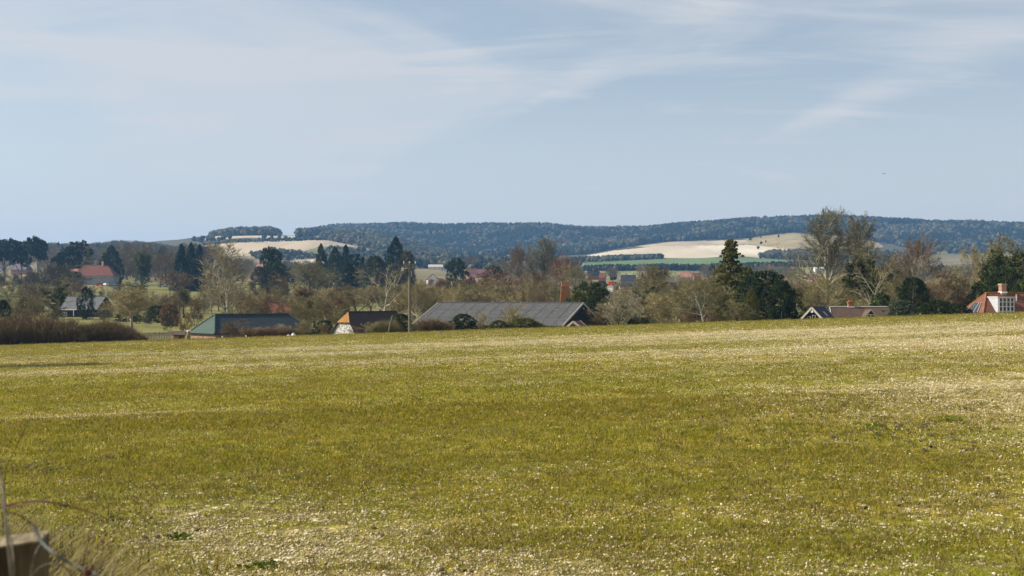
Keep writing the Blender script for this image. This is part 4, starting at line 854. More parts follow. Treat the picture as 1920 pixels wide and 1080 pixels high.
# ------------------------------------------------------------------ parked cars in the village
def car_meshes():
    prof = [(-2.0, .35), (-2.02, .75), (-1.85, .92), (-1.55, .97), (1.0, .95), (1.75, .80), (2.0, .62), (2.03, .35)]; cab = [(-1.75, .95), (-1.45, 1.42), (-.9, 1.5), (.25, 1.46), (1.0, .95)]
    def ext(pf, w0, w1):
        n = len(pf); V = [(x, -w0 if z < 1.2 else -w1, z) for x, z in pf] + [(x, w0 if z < 1.2 else w1, z) for x, z in pf]
        return V, [tuple(range(n)), tuple(range(2 * n - 1, n - 1, -1))] + [(i, i + n, (i + 1) % n + n, (i + 1) % n) for i in range(n)]
    bd = MB(); bd.add(*ext(prof, .86, .86)); bd.add(*ext(cab, .82, .62))
    gl = MB(); gl.add([(-1.5, -.80, 1.0), (.82, -.80, 1.0), (.2, -.67, 1.38), (-1.3, -.67, 1.38), (-1.5, .80, 1.0), (.82, .80, 1.0), (.2, .67, 1.38), (-1.3, .67, 1.38)], [(0, 1, 2, 3), (4, 7, 6, 5), (0, 4, 5, 1), (1, 5, 6, 2), (2, 6, 7, 3), (3, 7, 4, 0)])
    gl.V = [(x, y * 1.035, z) for x, y, z in gl.V]
    ws = MB(); ws.slab([(.98, -.72, 1.0), (.98, .72, 1.0), (.40, .58, 1.42), (.40, -.58, 1.42)], .03)
    wh = MB(); wh.tube([(0, -.10, 0), (0, .10, 0)], .32, 12)
    out = {}
    for k, mb, mt in (('side_window', gl, 'window_glass'), ('windscreen', ws, 'window_glass'), ('wheel', wh, 'tyre_rubber')):
        me = bpy.data.meshes.new(k); me.from_pydata(mb.V, [], mb.F); me.materials.append(MATS[mt]); out[k] = me
    return out, bd
CM, CB_ = car_meshes()
def car(x, Y, color, label, rotz=0.0, van=False):
    X, Y, Z = atpx(x, Y); e = empty('parked_car' if not van else 'parked_van', (X, Y, Z), rotz); tag(e, label, 'van' if van else 'car', 'vehicles parked in the village')
    if van: e.scale = (1.1, 1.05, 1.35)
    me = bpy.data.meshes.new('body'); me.from_pydata(CB_.V, [], CB_.F); link('body', me, color, e)
    link('side_window', CM['side_window'], None, e); link('windscreen', CM['windscreen'], None, e)
    for wx in (-1.25, 1.3):
        for wy in (-.80, .80): link('wheel', CM['wheel'], None, e, (wx, wy, .32))
for a_ in [(187.5, 596, 'car_red', 'red car parked in front of the red roofed house', .1), (199.5, 594, 'car_white', 'white car parked between the red and the blue car', 1.4), (210, 597, 'car_blue', 'pale blue car parked at the right of the red roofed house', -.3),
           (256, 600, 'car_white', 'white van below the ivy clad conifer, first of a row running right', .3, True), (268, 601, 'car_white', 'white car just right of the white van', -.2), (303, 596, 'car_silver', 'silver car seen through the round bare tree, left side', .2), (317, 597, 'car_white', 'white car seen through the round bare tree, middle', 0.1),
           (345.5, 594, 'car_white', 'white van right of the round bare tree trunk', .2, True), (354, 596, 'car_black', 'black car touching the white van beyond the bare tree', 0.0), (587, 560, 'car_white', 'white car under the spreading bare oak left of centre', -.3), (98, 560, 'car_white', 'white car half hidden by the big bare tree on the left', 1.3), (106, 566, 'car_silver', 'silver car half hidden by the big bare tree on the left', .2)]:
    car(*a_[:4], rotz=a_[4], van=len(a_) > 5)

# ------------------------------------------------------------------ trees and shrubs, one by one
# proto, x, y of the top, width in px, distance, tint, label, options
T = [
 ('oak2', 148, 508, 44, 520, 'dark', 'dark bare tree partly hiding the left end of the red roofed house', {}),
 # skyline pines and evergreens on the left
 ('pine', 8, 448, 74, 640, 'bgreen', 'dark pine with flat crown at the far left edge', {}),
 ('pine2', 40, 451, 46, 655, 'bgreen', 'narrower dark pine between two taller flat crowned pines', {}),
 ('pine', 71, 444, 54, 630, 'bgreen', 'tall dark umbrella pine, highest of the pines at the far left', dict(rot=2.0)),
 ('pine2', 137, 452, 64, 620, 'bgreen', 'leaning dark pine standing alone left of the red roofed house', dict(rot=0.2)),
 ('gappy', 164, 463, 34, 615, 'olive', 'brownish thin pine with gaps behind the red roofed house', {}),
 ('welling', 209, 461, 44, 622, 'dgreen', 'dark green conical conifer right behind the red roofed house', {}),
 ('ivytree2', 266, 458, 40, 560, 'olive', 'tall ivy clad tree with yellow green side, right of the cars', dict(ivy='green')),
 ('oak2', 300, 468, 58, 590, 'brown', 'dense brownish grey bare tree between ivy tree and spruces', {}),
 ('spruce', 340, 458, 34, 545, 'bgreen', 'dark spruce, left of the group of three spruces', {}),
 ('spruce', 358, 456, 34, 555, 'bgreen', 'dark spruce, middle of the group of three spruces', dict(rot=1)),
 ('spruce', 374, 459, 30, 550, 'bgreen', 'dark spruce, right of the group of three spruces', dict(rot=2)),
 ('shrub1', 395, 482, 26, 540, 'dark', 'dark shrub at the foot of the right spruce', {}),
 ('oak2', 98, 490, 92, 470, 'dark', 'big dark round bare tree in front of the left pines', dict(bark='dark')),
 ('oak1', 60, 506, 60, 440, 'dark', 'dark bare tree left of the big round bare tree', dict(bark='dark')),
 ('oak3', 132, 508, 48, 420, 'dark', 'dark bare tree right below the big round bare tree', dict(bark='dark')),
 ('ivytree1', 104, 516, 58, 270, 'olive', 'olive ivy clad bushy tree left of the slate cottage', dict(ivy='green')),
 ('oak1', 20, 530, 74, 300, 'olive', 'olive bare tree at the left edge above the brown hedge', {}),
 ('shrub2', 62, 528, 46, 320, 'brown', 'brown bare thicket right of the olive edge tree', {}),
 ('holly', 46, 558, 24, 230, 'dgreen', 'small dark evergreen bush above the brown hedge', {}),
 ('yew2', 5, 562, 30, 190, 'dgreen', 'black green evergreen bush at the left edge above the hedge', {}),
 ('cypress', 161, 538, 30, 275, 'dgreen', 'dark columnar cypress directly before the slate cottage', {}),
 ('shrub1', 196, 574, 40, 240, 'olive', 'olive bare shrub before the right gable of the slate cottage', {}),
 ('ash2', 248, 537, 84, 185, 'straw', 'pale olive bare tree with low fork above the brown hedge', dict(bark='pale')),
 ('oak3', 222, 550, 52, 250, 'olive', 'low olive bare tree between cottage gable and pale forked tree', {}),
 ('oak2', 338, 506, 84, 420, 'brown', 'round headed brownish bare tree before the three spruces', dict(bark='dark')),
 ('shrub2', 300, 556, 60, 300, 'straw', 'straw coloured bare thicket left below the round headed tree', {}),
 ('shrub1', 368, 560, 52, 220, 'brown', 'brown bare shrub left of the slender bare tree', {}),
 ('shrub1', 345, 584, 34, 175, 'russet', 'russet leaved shrub behind the brick lean-to', {}),
 ('shrub2', 318, 590, 26, 190, 'dark', 'dark low bush on the meadow left of the russet shrub', {}),
 ('birch', 431, 452, 96, 185, 'pale', 'tall slender pale bare tree rising behind the green shed', dict(bark='pale')),
 ('birch', 398, 498, 44, 240, 'straw', 'thin bare tree left of the tall slender pale one', dict(bark='pale')),
 ('shrub2', 466, 540, 44, 210, 'straw', 'bare thicket at the foot of the tall slender pale tree', {}),
 ('pine', 508, 463, 46, 520, 'mid', 'bright green topped pine on the slope right of the slender pale tree', dict(rot=1.2)),
 ('yew', 517, 490, 58, 505, 'dgreen', 'broad dark green evergreen below the bright topped pine', {}),
 ('yew2', 486, 500, 34, 480, 'dark', 'dark ivy covered thicket left below the broad evergreen', {}),
 ('ash1', 497, 548, 30, 240, 'straw', 'small straggly bare tree above the middle of the green shed', dict(bark='pale')),
 ('shrub1', 520, 514, 50, 330, 'brown', 'brown shrubby tree left of the spreading oak', {}),
 ('oak1', 583, 488, 118, 380, 'olive', 'wide spreading bare oak with dark trunk left of centre', dict(bark='dark')),
 ('spruce', 602, 458, 34, 600, 'mid', 'green conifer, leftmost of four beyond the spreading oak', {}),
 ('welling', 628, 463, 36, 590, 'mid', 'rounded green conifer, second of four beyond the spreading oak', {}),
 ('spruce', 648, 460, 34, 585, 'bgreen', 'pointed dark conifer, third of four beyond the spreading oak', dict(rot=1)),
 ('yew', 663, 476, 44, 570, 'bgreen', 'broad blackish conifer, rightmost of four beyond the spreading oak', {}),
 ('fir', 655, 492, 52, 480, 'bgreen', 'dark layered cedar below the broad blackish conifer', {}),
 ('yew2', 703, 480, 46, 520, 'mid', 'green ivy covered tree left of the giant conifer', {}),
 ('welling', 742, 445, 46, 540, 'bgreen', 'giant dark conical conifer left of the utility pole top', {}),
 ('yew', 762, 470, 34, 535, 'dark', 'dark shaggy tree touching the giant conifer on its right', {}),
 ('limbs', 722, 486, 128, 200, 'olive', 'bare tree with thick pale limbs behind the flint barn', dict(bark='pale', rot=2.2)),
 ('limbs', 672, 530, 120, 190, 'olive', 'leaning dark limbed bare tree left above the flint barn roof', dict(bark='dark', rot=0.8)),
 ('oak2', 612, 552, 96, 195, 'brown', 'rounded brown bare tree directly left of the flint barn', {}),
 ('shrub1', 578, 560, 50, 180, 'olive', 'olive bare shrub at the right end of the green shed', {}),
 ('shrub2', 640, 572, 60, 178, 'olive', 'bare shrub at the foot of the leaning dark limbed tree', {}),
 ('shrub2', 436, 598, 52, 146, 'brown', 'round bare brown shrub in front of the green shed', {}),
 ('shrub1', 492, 612, 44, 145, 'pale', 'thin pale shrub in front of the shaded green shed roof, first', {}),
 ('shrub1', 523, 606, 46, 146, 'pale', 'thin pale shrub in front of the shaded green shed roof, second', dict(rot=1.1)),
 ('shrub1', 574, 600, 44, 147, 'straw', 'straggly shrub right of the white sacks', {}),
 ('holly', 587, 622, 20, 143, 'dgreen', 'little dark bush at the field edge right of the green shed', {}),
 ('holly', 608, 600, 34, 170, 'mid', 'dark leafy bush directly left of the flint gable', {}),
 ('shrub1', 704, 602, 56, 148, 'straw', 'bare shrub in front of the dark roof of the flint barn', {}),
 ('shrub2', 670, 610, 30, 147, 'brown', 'low brown bramble shrub before the flint barn', {}),
 ('yew2', 752, 588, 46, 150, 'mid', 'dark ivy bush between leaning post and utility pole', {}),
 ('holly', 790, 606, 44, 146, 'ygreen', 'brownish green bush right of the utility pole foot', {}),
 ('shrub1', 812, 610, 40, 145, 'brown', 'low bramble shrub before the left end of the long barn', {}),
 ('oak2', 795, 540, 96, 210, 'olive', 'rounded olive bare tree right of the utility pole', {}),
 ('holly', 868, 588, 50, 147, 'mid', 'rounded dark green bush in front of the long barn', {}),
 ('shrub1', 902, 584, 38, 149, 'straw', 'thin yellowish bare shrub just right of the rounded dark bush', {}),
 ('shrub2', 962, 566, 50, 150, 'straw', 'tall yellowish bare shrub in front of the long barn', {}),
 ('holly', 935, 600, 40, 146, 'ygreen', 'low green bush left of the tall yellowish shrub', {}),
 ('holly', 985, 596, 66, 147, 'ygreen', 'spreading yellow green bush right of the tall yellowish shrub', {}),
 # behind the long barn
 ('oak3', 850, 532, 110, 240, 'olive', 'broad low olive bare tree behind the left half of the barn', {}),
 ('shrub2', 900, 540, 90, 225, 'straw', 'bare thicket behind the middle of the long barn roof', {}),
 ('yew', 857, 484, 42, 500, 'dgreen', 'round dark evergreen among the orange roofed houses', {}),
 ('oak2', 877, 478, 36, 1150, 'brown', 'brown bare tree behind the round dark evergreen', {}),
 ('yew', 926, 498, 46, 480, 'dark', 'dark domed evergreen right of the orange roofed houses', {}),
 ('oak1', 938, 505, 92, 330, 'red', 'reddish budding tree behind the barn, left of the brown pair', {}),
 ('oak2', 975, 454, 66, 430, 'brown', 'tall brown tree, left of the pair behind the long barn', {}),
 ('giant', 1016, 444, 66, 420, 'grey', 'tall grey bare tree, right of the pair behind the long barn', dict(bark='dark')),
 ('oak2', 1047, 474, 70, 400, 'red', 'reddish brown round tree right of the tall grey bare tree', {}),
 ('oak3', 1000, 508, 90, 300, 'brown', 'brown bare tree low in front of the tall pair', {}),
 ('oak2', 1080, 490, 66, 360, 'olive', 'olive bare tree above the orange chimney', {}),
 ('shrub2', 985, 536, 80, 230, 'brown', 'brown bare thicket left of the orange chimney', {}),
 ('shrub1', 1034, 552, 40, 225, 'brown', 'small brown thicket at the left foot of the orange chimney', {}),
 ('yew', 1104, 528, 80, 205, 'mid', 'broad dark yew between orange chimney and red chimney pots', {}),
 ('holly', 1084, 546, 32, 200, 'ygreen', 'brownish green bush hugging the orange chimney', {}),
 ('yew2', 1122, 548, 56, 185, 'dgreen', 'dark evergreen behind the barn gable', {}),
 # right of the barn
 ('shrub1', 1160, 544, 104, 150, 'pale', 'wide pale fan shaped bare shrub beside the barn gable', dict(bark='pale', rot=.4)),
 ('shrub2', 1232, 550, 84, 154, 'straw', 'bushy bare shrub right of the pale fan shaped one', {}),
 ('ash2', 1228, 496, 70, 240, 'olive', 'conical olive bare tree with ivy in the middle right', {}),
 ('ivytree1', 1208, 520, 46, 215, 'olive', 'slim ivy clad tree left of the conical olive tree', dict(ivy='green')),
 ('oak2', 1322, 510, 128, 170, 'olive', 'large round headed bare tree right of centre at the field edge', dict(bark='pale')),
 ('oak3', 1278, 540, 92, 180, 'olive', 'lower bare tree left of the large round headed tree', {}),
 ('shrub2', 1385, 560, 60, 156, 'olive', 'bare shrub at the right foot of the large round headed tree', {}),
 ('fir', 1371, 450, 78, 190, 'ygreen', 'spindly old fir with gaps standing against the pale field', dict(bark='brown')),
 ('yew', 1350, 500, 46, 200, 'olive', 'brownish dense tree left under the spindly fir', {}),
 ('yew', 1438, 508, 92, 172, 'dgreen', 'big black green yew left of the gabled cottage', {}),
 ('yew2', 1405, 520, 60, 176, 'mid', 'dark evergreen with sunlit left side under the fir', {}),
 ('cypress', 1410, 540, 26, 158, 'ygreen', 'small yellow tinged cypress before the big yew', {}),
 ('yew2', 1465, 526, 56, 168, 'dgreen', 'dark yew right part, touching the gabled cottage', {}),
 ('holly', 1398, 500, 40, 230, 'ygreen', 'bright green topped evergreen right of the fir', {}),
 ('giant', 1551, 390, 96, 205, 'grey', 'tallest bare tree rising above the skyline over the cottages', dict(bark='giant', rot=.3)),
 ('limbs', 1512, 444, 120, 215, 'olive', 'big wide forked tree leaning left from the tallest tree', dict(bark='giant', rot=3.6)),
 ('ash2', 1612, 400, 66, 235, 'grey', 'tall bare tree right of the tallest, crown against the downs', dict(bark='dark')),
 ('ivytree2', 1602, 462, 50, 215, 'olive', 'ivy covered trunk tree right below the tallest tree', dict(ivy='mid')),
 ('ivytree1', 1645, 460, 66, 210, 'olive', 'big ivy clad tree above the brown tiled range', dict(ivy='green')),
 ('yew', 1612, 500, 56, 225, 'dgreen', 'dark evergreen behind the brown tiled range', {}),
 ('limbs', 1640, 492, 96, 190, 'straw', 'pale curving limbed tree behind the brown tiled roof', dict(bark='pale', rot=1.5)),
 ('shrub2', 1524, 524, 84, 195, 'ygreen', 'greenish brown thicket behind the gabled cottage', {}),
 ('shrub2', 1580, 545, 70, 186, 'olive', 'bare thicket behind the junction of cottage and brown roof', {}),
 ('shrub1', 1618, 560, 38, 180, 'straw', 'golden brown shrub just above the brown tiled roof', {}),
 ('holly', 1652, 548, 40, 178, 'green', 'green bush behind the right end of the brown tiled roof', {}),
 ('oak2', 1710, 436, 94, 215, 'brown', 'spreading tree with pale bare trunk and brown twigs', dict(bark='pale')),
 ('yew2', 1712, 520, 62, 175, 'dgreen', 'dark round evergreen below the spreading brown twigged tree', {}),
 ('holly', 1690, 562, 54, 156, 'grgreen', 'grey green bush at the right end of the brown roof', {}),
 ('ivytree1', 1690, 470, 50, 230, 'olive', 'ivy clad thin tree left of the pale bare trunk', dict(ivy='green')),
 ('shrub2', 1778, 498, 92, 185, 'brown', 'wide brown bare thicket between the houses on the right', {}),
 ('shrub1', 1748, 530, 56, 175, 'brown', 'brown bare shrub left part of the wide thicket', {}),
 ('yew2', 1756, 562, 62, 160, 'dgreen', 'black green bush at the foot of the wide brown thicket', {}),
 ('holly', 1795, 568, 40, 158, 'dgreen', 'low dark bush left of the clay roofed house', {}),
 ('oak3', 1822, 462, 76, 230, 'straw', 'straw tinted bare tree left of the ivy trees on the right', {}),
 ('ivytree2', 1862, 440, 58, 200, 'olive', 'tall ivy clad tree behind the clay roofed house, left one', dict(ivy='green')),
 ('ivytree2', 1908, 446, 60, 205, 'olive', 'tall ivy clad tree at the right picture edge', dict(ivy='green', rot=2)),
 ('holly', 1834, 530, 46, 185, 'green', 'bright green bush behind the left hip of the clay roof', {}),
 ('yew', 1885, 500, 70, 190, 'mid', 'dark green bushy mass right behind the chimney', {}),
 ('holly', 1925, 520, 50, 182, 'green', 'green bush at the right edge behind the clay roof', {}),
]
for (pr, x, yt, w, Y, tn, lb, kw) in T: tree(pr, x, yt, w, Y, tn, lb, **kw)
# ranks of bare trees that fill the village gardens
ORD = ['first', 'second', 'third', 'fourth', 'fifth', 'sixth', 'seventh', 'eighth', 'ninth', 'tenth', 'eleventh', 'twelfth', 'thirteenth', 'fourteenth', 'fifteenth', 'sixteenth']
def rank(where, group, x0, x1, n, y0, y1, w0, w1, Ya, Yb, protos, tints, barks=('grey', 'pale', 'dark')):
    for i in range(n):
        x = x0 + (x1 - x0) * (i + rt.uniform(.2, .8)) / n; yt = rt.uniform(y0, y1); tn = rt.choice(tints); pr = rt.choice(protos)
        cn = dict(olive='olive', brown='brown', dark='dark', straw='straw', red='reddish', grey='grey', pale='pale', mid='green', dgreen='blackish', green='green').get(tn, tn)
        tree(pr, x, yt, rt.uniform(w0, w1), rt.uniform(Ya, Yb), tn, f'{cn} {"evergreen" if pr in ("yew","yew2","holly","spruce") else "bare"} {"bush" if "shrub" in pr or pr == "holly" else "tree"}, {ORD[i]} from left {where}', bark=rt.choice(barks), group=group)
SH = ['oak1', 'oak2', 'oak3', 'ash1', 'ash2']
rank('in the far row behind the left spruces', 'bare trees behind the spruces', 190, 420, 9, 453, 464, 36, 52, 700, 780, SH, ['brown', 'dark', 'olive'])
rank('in the village row left of the red roof', 'village trees at the far left', -20, 150, 6, 508, 518, 34, 50, 460, 560, SH, ['dark', 'brown'])
rank('in the garden row behind the slate cottage', 'garden trees behind the slate cottage', 30, 260, 7, 524, 540, 40, 60, 330, 420, SH + ['shrub1'], ['olive', 'dark', 'brown'])
rank('along the meadow behind the green shed', 'meadow trees behind the green shed', 270, 600, 10, 528, 548, 36, 56, 230, 330, ['shrub1', 'shrub2', 'ash1', 'oak3'], ['straw', 'olive', 'brown'])
rank('in the row below the pale fields', 'trees below the pale fields', 400, 700, 9, 492, 506, 36, 52, 480, 600, SH, ['olive', 'brown', 'dark'])
rank('in the belt above the flint barn', 'trees above the flint barn', 600, 830, 9, 532, 544, 44, 62, 240, 330, SH, ['olive', 'brown', 'straw'])
rank('in the thicket behind the long barn roof', 'thicket behind the long barn', 790, 1025, 9, 532, 546, 44, 64, 200, 250, ['shrub1', 'shrub2', 'oak3', 'oak2'], ['olive', 'straw', 'brown'])
rank('in the village belt behind the barn', 'village trees behind the barn', 790, 1110, 10, 520, 530, 34, 50, 380, 480, SH, ['brown', 'olive', 'red'])
rank('among the roofs right of the red pots', 'village trees right of the red pots', 1110, 1500, 14, 520, 530, 30, 46, 400, 520, SH + ['yew'], ['brown', 'olive', 'dark'])
rank('in the garden belt right of centre', 'garden trees right of centre', 1150, 1520, 12, 520, 540, 44, 64, 220, 360, SH + ['shrub2'], ['olive', 'brown', 'straw'])
rank('in the belt over the brown tiled range', 'trees over the brown tiled range', 1480, 1800, 10, 500, 524, 44, 62, 240, 330, SH + ['ivytree1'], ['olive', 'brown', 'straw'])
rank('in the belt at the right edge', 'trees at the right edge', 1780, 1990, 6, 488, 505, 44, 62, 250, 330, ['oak2', 'ivytree1', 'oak3'], ['olive', 'brown'])
rank('in undergrowth between shed and flint barn', 'undergrowth beside the flint barn', 560, 618, 2, 600, 612, 28, 42, 150, 165, ['shrub1', 'shrub2', 'holly'], ['olive', 'brown', 'dark'])
rank('in undergrowth between flint barn and long barn', 'undergrowth beside the pole', 740, 800, 3, 600, 612, 28, 42, 150, 165, ['shrub1', 'shrub2', 'holly'], ['olive', 'brown', 'dark'])
rank('in undergrowth along the right part of the crest', 'undergrowth along the right crest', 1115, 1500, 13, 572, 588, 36, 56, 160, 180, ['shrub1', 'shrub2', 'holly'], ['olive', 'brown', 'mid'])
rank('in the shrubs on the left meadow', 'dark shrubs on the left meadow', 225, 330, 5, 568, 590, 30, 48, 190, 260, ['shrub1', 'shrub2', 'holly'], ['dark', 'brown', 'mid'])
rank('in the near belt behind the green shed ridge', 'trees close behind the green shed', 440, 640, 7, 545, 562, 50, 70, 180, 215, ['shrub1', 'shrub2', 'oak3', 'ash2'], ['brown', 'olive', 'straw'])
rank('in the near garden left of the slate cottage', 'thicket left of the slate cottage', -30, 100, 5, 545, 562, 46, 64, 200, 250, ['shrub1', 'shrub2', 'oak3'], ['brown', 'olive', 'straw'])
rank('across the green meadow below the parked cars', 'trees across the meadow', 240, 420, 6, 545, 560, 44, 66, 250, 360, ['oak1', 'oak3', 'shrub2', 'ash2'], ['straw', 'olive', 'brown'])
rank('between pole and long barn ridge', 'trees between pole and barn', 740, 900, 6, 520, 536, 60, 84, 200, 250, ['oak2', 'shrub2', 'oak3'], ['olive', 'straw', 'brown'])
rank('in the thicket left of the orange chimney', 'thicket left of the orange chimney', 880, 1050, 6, 512, 530, 60, 84, 235, 300, ['oak2', 'shrub2', 'oak3'], ['olive', 'brown', 'brown'])
rank('in the second garden belt right of centre', 'second garden belt right of centre', 1140, 1420, 8, 525, 548, 60, 84, 175, 230, ['oak2', 'shrub2', 'shrub1', 'oak3'], ['olive', 'straw', 'olive'])
rank('close behind the brown tiled range', 'trees close behind the brown tiled range', 1490, 1850, 9, 518, 545, 60, 86, 185, 240, ['oak2', 'shrub2', 'oak3', 'ivytree1'], ['olive', 'straw', 'brown'])
rank('in the brown row just beyond the parked cars', 'brown trees beyond the parked cars', 225, 420, 8, 478, 492, 44, 60, 610, 690, ['oak1', 'oak2', 'ash2', 'oak3'], ['brown', 'dark', 'brown', 'olive'])
rank('in the brown row behind the left village roofs', 'brown trees behind the left roofs', -20, 140, 6, 474, 486, 44, 60, 900, 1000, ['oak1', 'oak2', 'oak3'], ['brown', 'dark', 'olive'])
# tree outside the picture whose crown throws the long shadow on the left of the field
tree('pine', -470, 150, 200, 56, 'bgreen', 'tall pine beyond the left edge whose shadow falls on the field')

# dense brown winter hedge at the left: stems and twigs along its whole length
def hedge(name, label, x0, x1, Y, prof, depth, n, tint, seed, top=None):
    rng = np.random.default_rng(seed); Bm = Branches(); xs = rng.uniform(x0, x1, n); ys = Y + rng.uniform(-depth / 2, depth / 2, n)
    X = (xs - 960) / F * Y; zg_ = ground(X, ys); tpy = np.interp(xs, [p[0] for p in prof], [p[1] for p in prof])
    H = ((HZ - tpy) / F * Y - zg_) * (1 - 0.30 * (np.abs(ys - Y) / depth * 2) ** 2) * rng.uniform(.62, 1.06, n) * (.70 + .56 * fbm(X / 1.1 + 40, ys / 1.3, seed)) * np.where(rng.random(n) < .03, 1.18, 1)
    X0, Z0 = X.mean(), zg_.min(); root = empty(name, (X0, Y, Z0))
    D = np.stack([rng.normal(0, .22, n), rng.normal(0, .2, n), np.ones(n)], 1) * H[:, None]; P = np.stack([X - X0, ys - Y, zg_ - Z0], 1)
    Bm.twigs(P, D, np.full(n, .07), rng, rng.uniform(.1, .8, n)); m = MB()
    me = mesh('stems', *Bm.arrays()[:2], Bm.arrays()[2]); me.materials.append(MATS['bark']); o = link('stems', me, None, root); o.color = (*[c * .9 for c in BARK['brown']], 1)
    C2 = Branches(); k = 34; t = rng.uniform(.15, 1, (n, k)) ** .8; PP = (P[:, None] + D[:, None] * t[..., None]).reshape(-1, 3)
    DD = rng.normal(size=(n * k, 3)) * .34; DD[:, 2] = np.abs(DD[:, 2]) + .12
    C2.twigs(PP, DD, rng.uniform(.014, .034, n * k), rng, np.clip(t.ravel() * .7 + rng.uniform(0, .3, n * k), 0, 1))  # shade in the twig colour: dark low down, lighter towards the lit top
    a = C2.arrays(); me = mesh('twigs', *a[:2], a[2]); me.materials.append(MATS['twigs']); o = link('twigs', me, None, root); o.color = (*TINT[tint], 1)
    tag(root, label, 'hedge'); return root
TINT['hedge'] = (.20, .140, .074)
hedge('hedge', 'tall dense brown winter hedge at the left edge of the field', -60, 166, 144.5, [(-60, 598), (20, 596), (80, 595), (130, 600), (155, 616), (168, 640)], 4.0, 2600, 'hedge', 61)
hedge('hedge', 'lower brown winter hedge between the tall hedge and the paling fence', 160, 268, 146, [(150, 616), (165, 608), (200, 602), (235, 610), (255, 626), (268, 636)], 3.2, 1300, 'hedge', 62)
hedge('bramble_bank', 'tangled brown bramble bank in front of the shaded green shed roof', 455, 560, 144.5, [(455, 622), (500, 618), (545, 616), (562, 626)], 1.8, 420, 'brown', 63)
hedge('bramble_bank', 'tangled brambles before the dark roof of the flint barn', 698, 745, 145, [(698, 616), (712, 606), (730, 600), (748, 612)], 1.8, 260, 'olive', 64)
hedge('bramble_bank', 'low brambles at the left foot of the long barn roof', 785, 848, 143.5, [(785, 606), (810, 601), (830, 606), (848, 614)], 1.6, 260, 'brown', 65)

# ------------------------------------------------------------------ woods: far masses nobody could count (instanced)
def proto_objs(colname, specs):
    c = bpy.data.collections.new(colname)
    for i, (nm, me) in enumerate(specs):
        o = bpy.data.objects.new(f'{colname}_{i:02d}', me); c.objects.link(o)
    return c
def instancer(name, P, S, RZ, PICK, coll, label, cat, tilt=None):
    me = bpy.data.meshes.new(name); n = len(P); me.vertices.add(n); me.vertices.foreach_set('co', np.asarray(P, np.float32).ravel())
    for an, ty, v in (('sc', 'FLOAT_VECTOR', S), ('rv', 'FLOAT_VECTOR', np.stack([np.zeros(n) if tilt is None else tilt[:, 0], np.zeros(n) if tilt is None else tilt[:, 1], RZ], 1)), ('pk', 'INT', PICK)):
        a = me.attributes.new(an, ty, 'POINT'); a.data.foreach_set('vector' if ty != 'INT' else 'value', np.asarray(v, np.int32 if ty == 'INT' else np.float32).ravel())
    o = link(name, me); tag(o, label, cat, kind='stuff')
    g = bpy.data.node_groups.new(name + '_scatter', 'GeometryNodeTree')
    g.interface.new_socket('Geometry', in_out='INPUT', socket_type='NodeSocketGeometry'); g.interface.new_socket('Geometry', in_out='OUTPUT', socket_type='NodeSocketGeometry')
    gi = g.nodes.new('NodeGroupInput'); go = g.nodes.new('NodeGroupOutput'); ip = g.nodes.new('GeometryNodeInstanceOnPoints'); ci = g.nodes.new('GeometryNodeCollectionInfo')
    ci.inputs['Collection'].default_value = coll; ci.inputs['Separate Children'].default_value = True; ci.inputs['Reset Children'].default_value = True
    ip.inputs['Pick Instance'].default_value = True
    def na(nm, dt):
        q = g.nodes.new('GeometryNodeInputNamedAttribute'); q.data_type = dt; q.inputs['Name'].default_value = nm; return [s for s in q.outputs if s.enabled][0]
    L = g.links.new; L(gi.outputs[0], ip.inputs['Points']); L(ci.outputs[0], ip.inputs['Instance']); L(na('pk', 'INT'), ip.inputs['Instance Index'])
    er = g.nodes.new('FunctionNodeEulerToRotation'); L(na('rv', 'FLOAT_VECTOR'), er.inputs[0]); L(er.outputs[0], ip.inputs['Rotation']); L(na('sc', 'FLOAT_VECTOR'), ip.inputs['Scale']); L(ip.outputs[0], go.inputs[0])
    md = o.modifiers.new('scatter', 'NODES'); md.node_group = g; return o
def crownblob(seed, mat, spiky=0.25, n=2, conif=False, fuzz=90):
    import bmesh
    rng = np.random.default_rng(seed); bm = bmesh.new(); bmesh.ops.create_icosphere(bm, subdivisions=n, radius=.42); V = np.array([v.co[:] for v in bm.verts]); Fc = np.array([[v.index for v in f.verts] for f in bm.faces]); bm.free()
    V = V * (1 + rng.normal(0, spiky, (len(V), 1))); V[:, 2] = V[:, 2] * (1.25 if conif else 1.0) + .55
    if conif: V[:, :2] *= np.clip(1.25 - V[:, 2:3] * .75, .1, 1.2)
    T_ = rng.uniform(.1, 1, len(V))
    c = rng.normal(size=(fuzz, 3)); c = c / np.linalg.norm(c, axis=1)[:, None] * rng.uniform(.36, .54, (fuzz, 1)); c[:, 2] = np.abs(c[:, 2]) * 1.1 + .5
    if conif: c[:, :2] *= np.clip(1.3 - c[:, 2:3] * .8, .08, 1.2)
    a = rng.normal(size=(fuzz, 3)) * .06; b = rng.normal(size=(fuzz, 3)) * .06
    V2 = np.stack([c + a, c + b, c - a - b], 1).reshape(-1, 3); F2 = len(V) + np.arange(3 * fuzz).reshape(-1, 3)
    me = mesh('wood_tree', np.concatenate([V, V2]), np.concatenate([Fc, F2]), np.concatenate([T_, np.repeat(rng.uniform(.2, 1, fuzz), 3)])); me.materials.append(MATS[mat]); return ('t', me)
WOOD = proto_objs('wood_tree', [crownblob(i, 'wood_grey') for i in range(5)] + [crownblob(20 + i, 'wood_dark', .15, conif=(i % 2 == 0)) for i in range(5)] + [crownblob(40 + i, 'wood_brown') for i in range(4)])
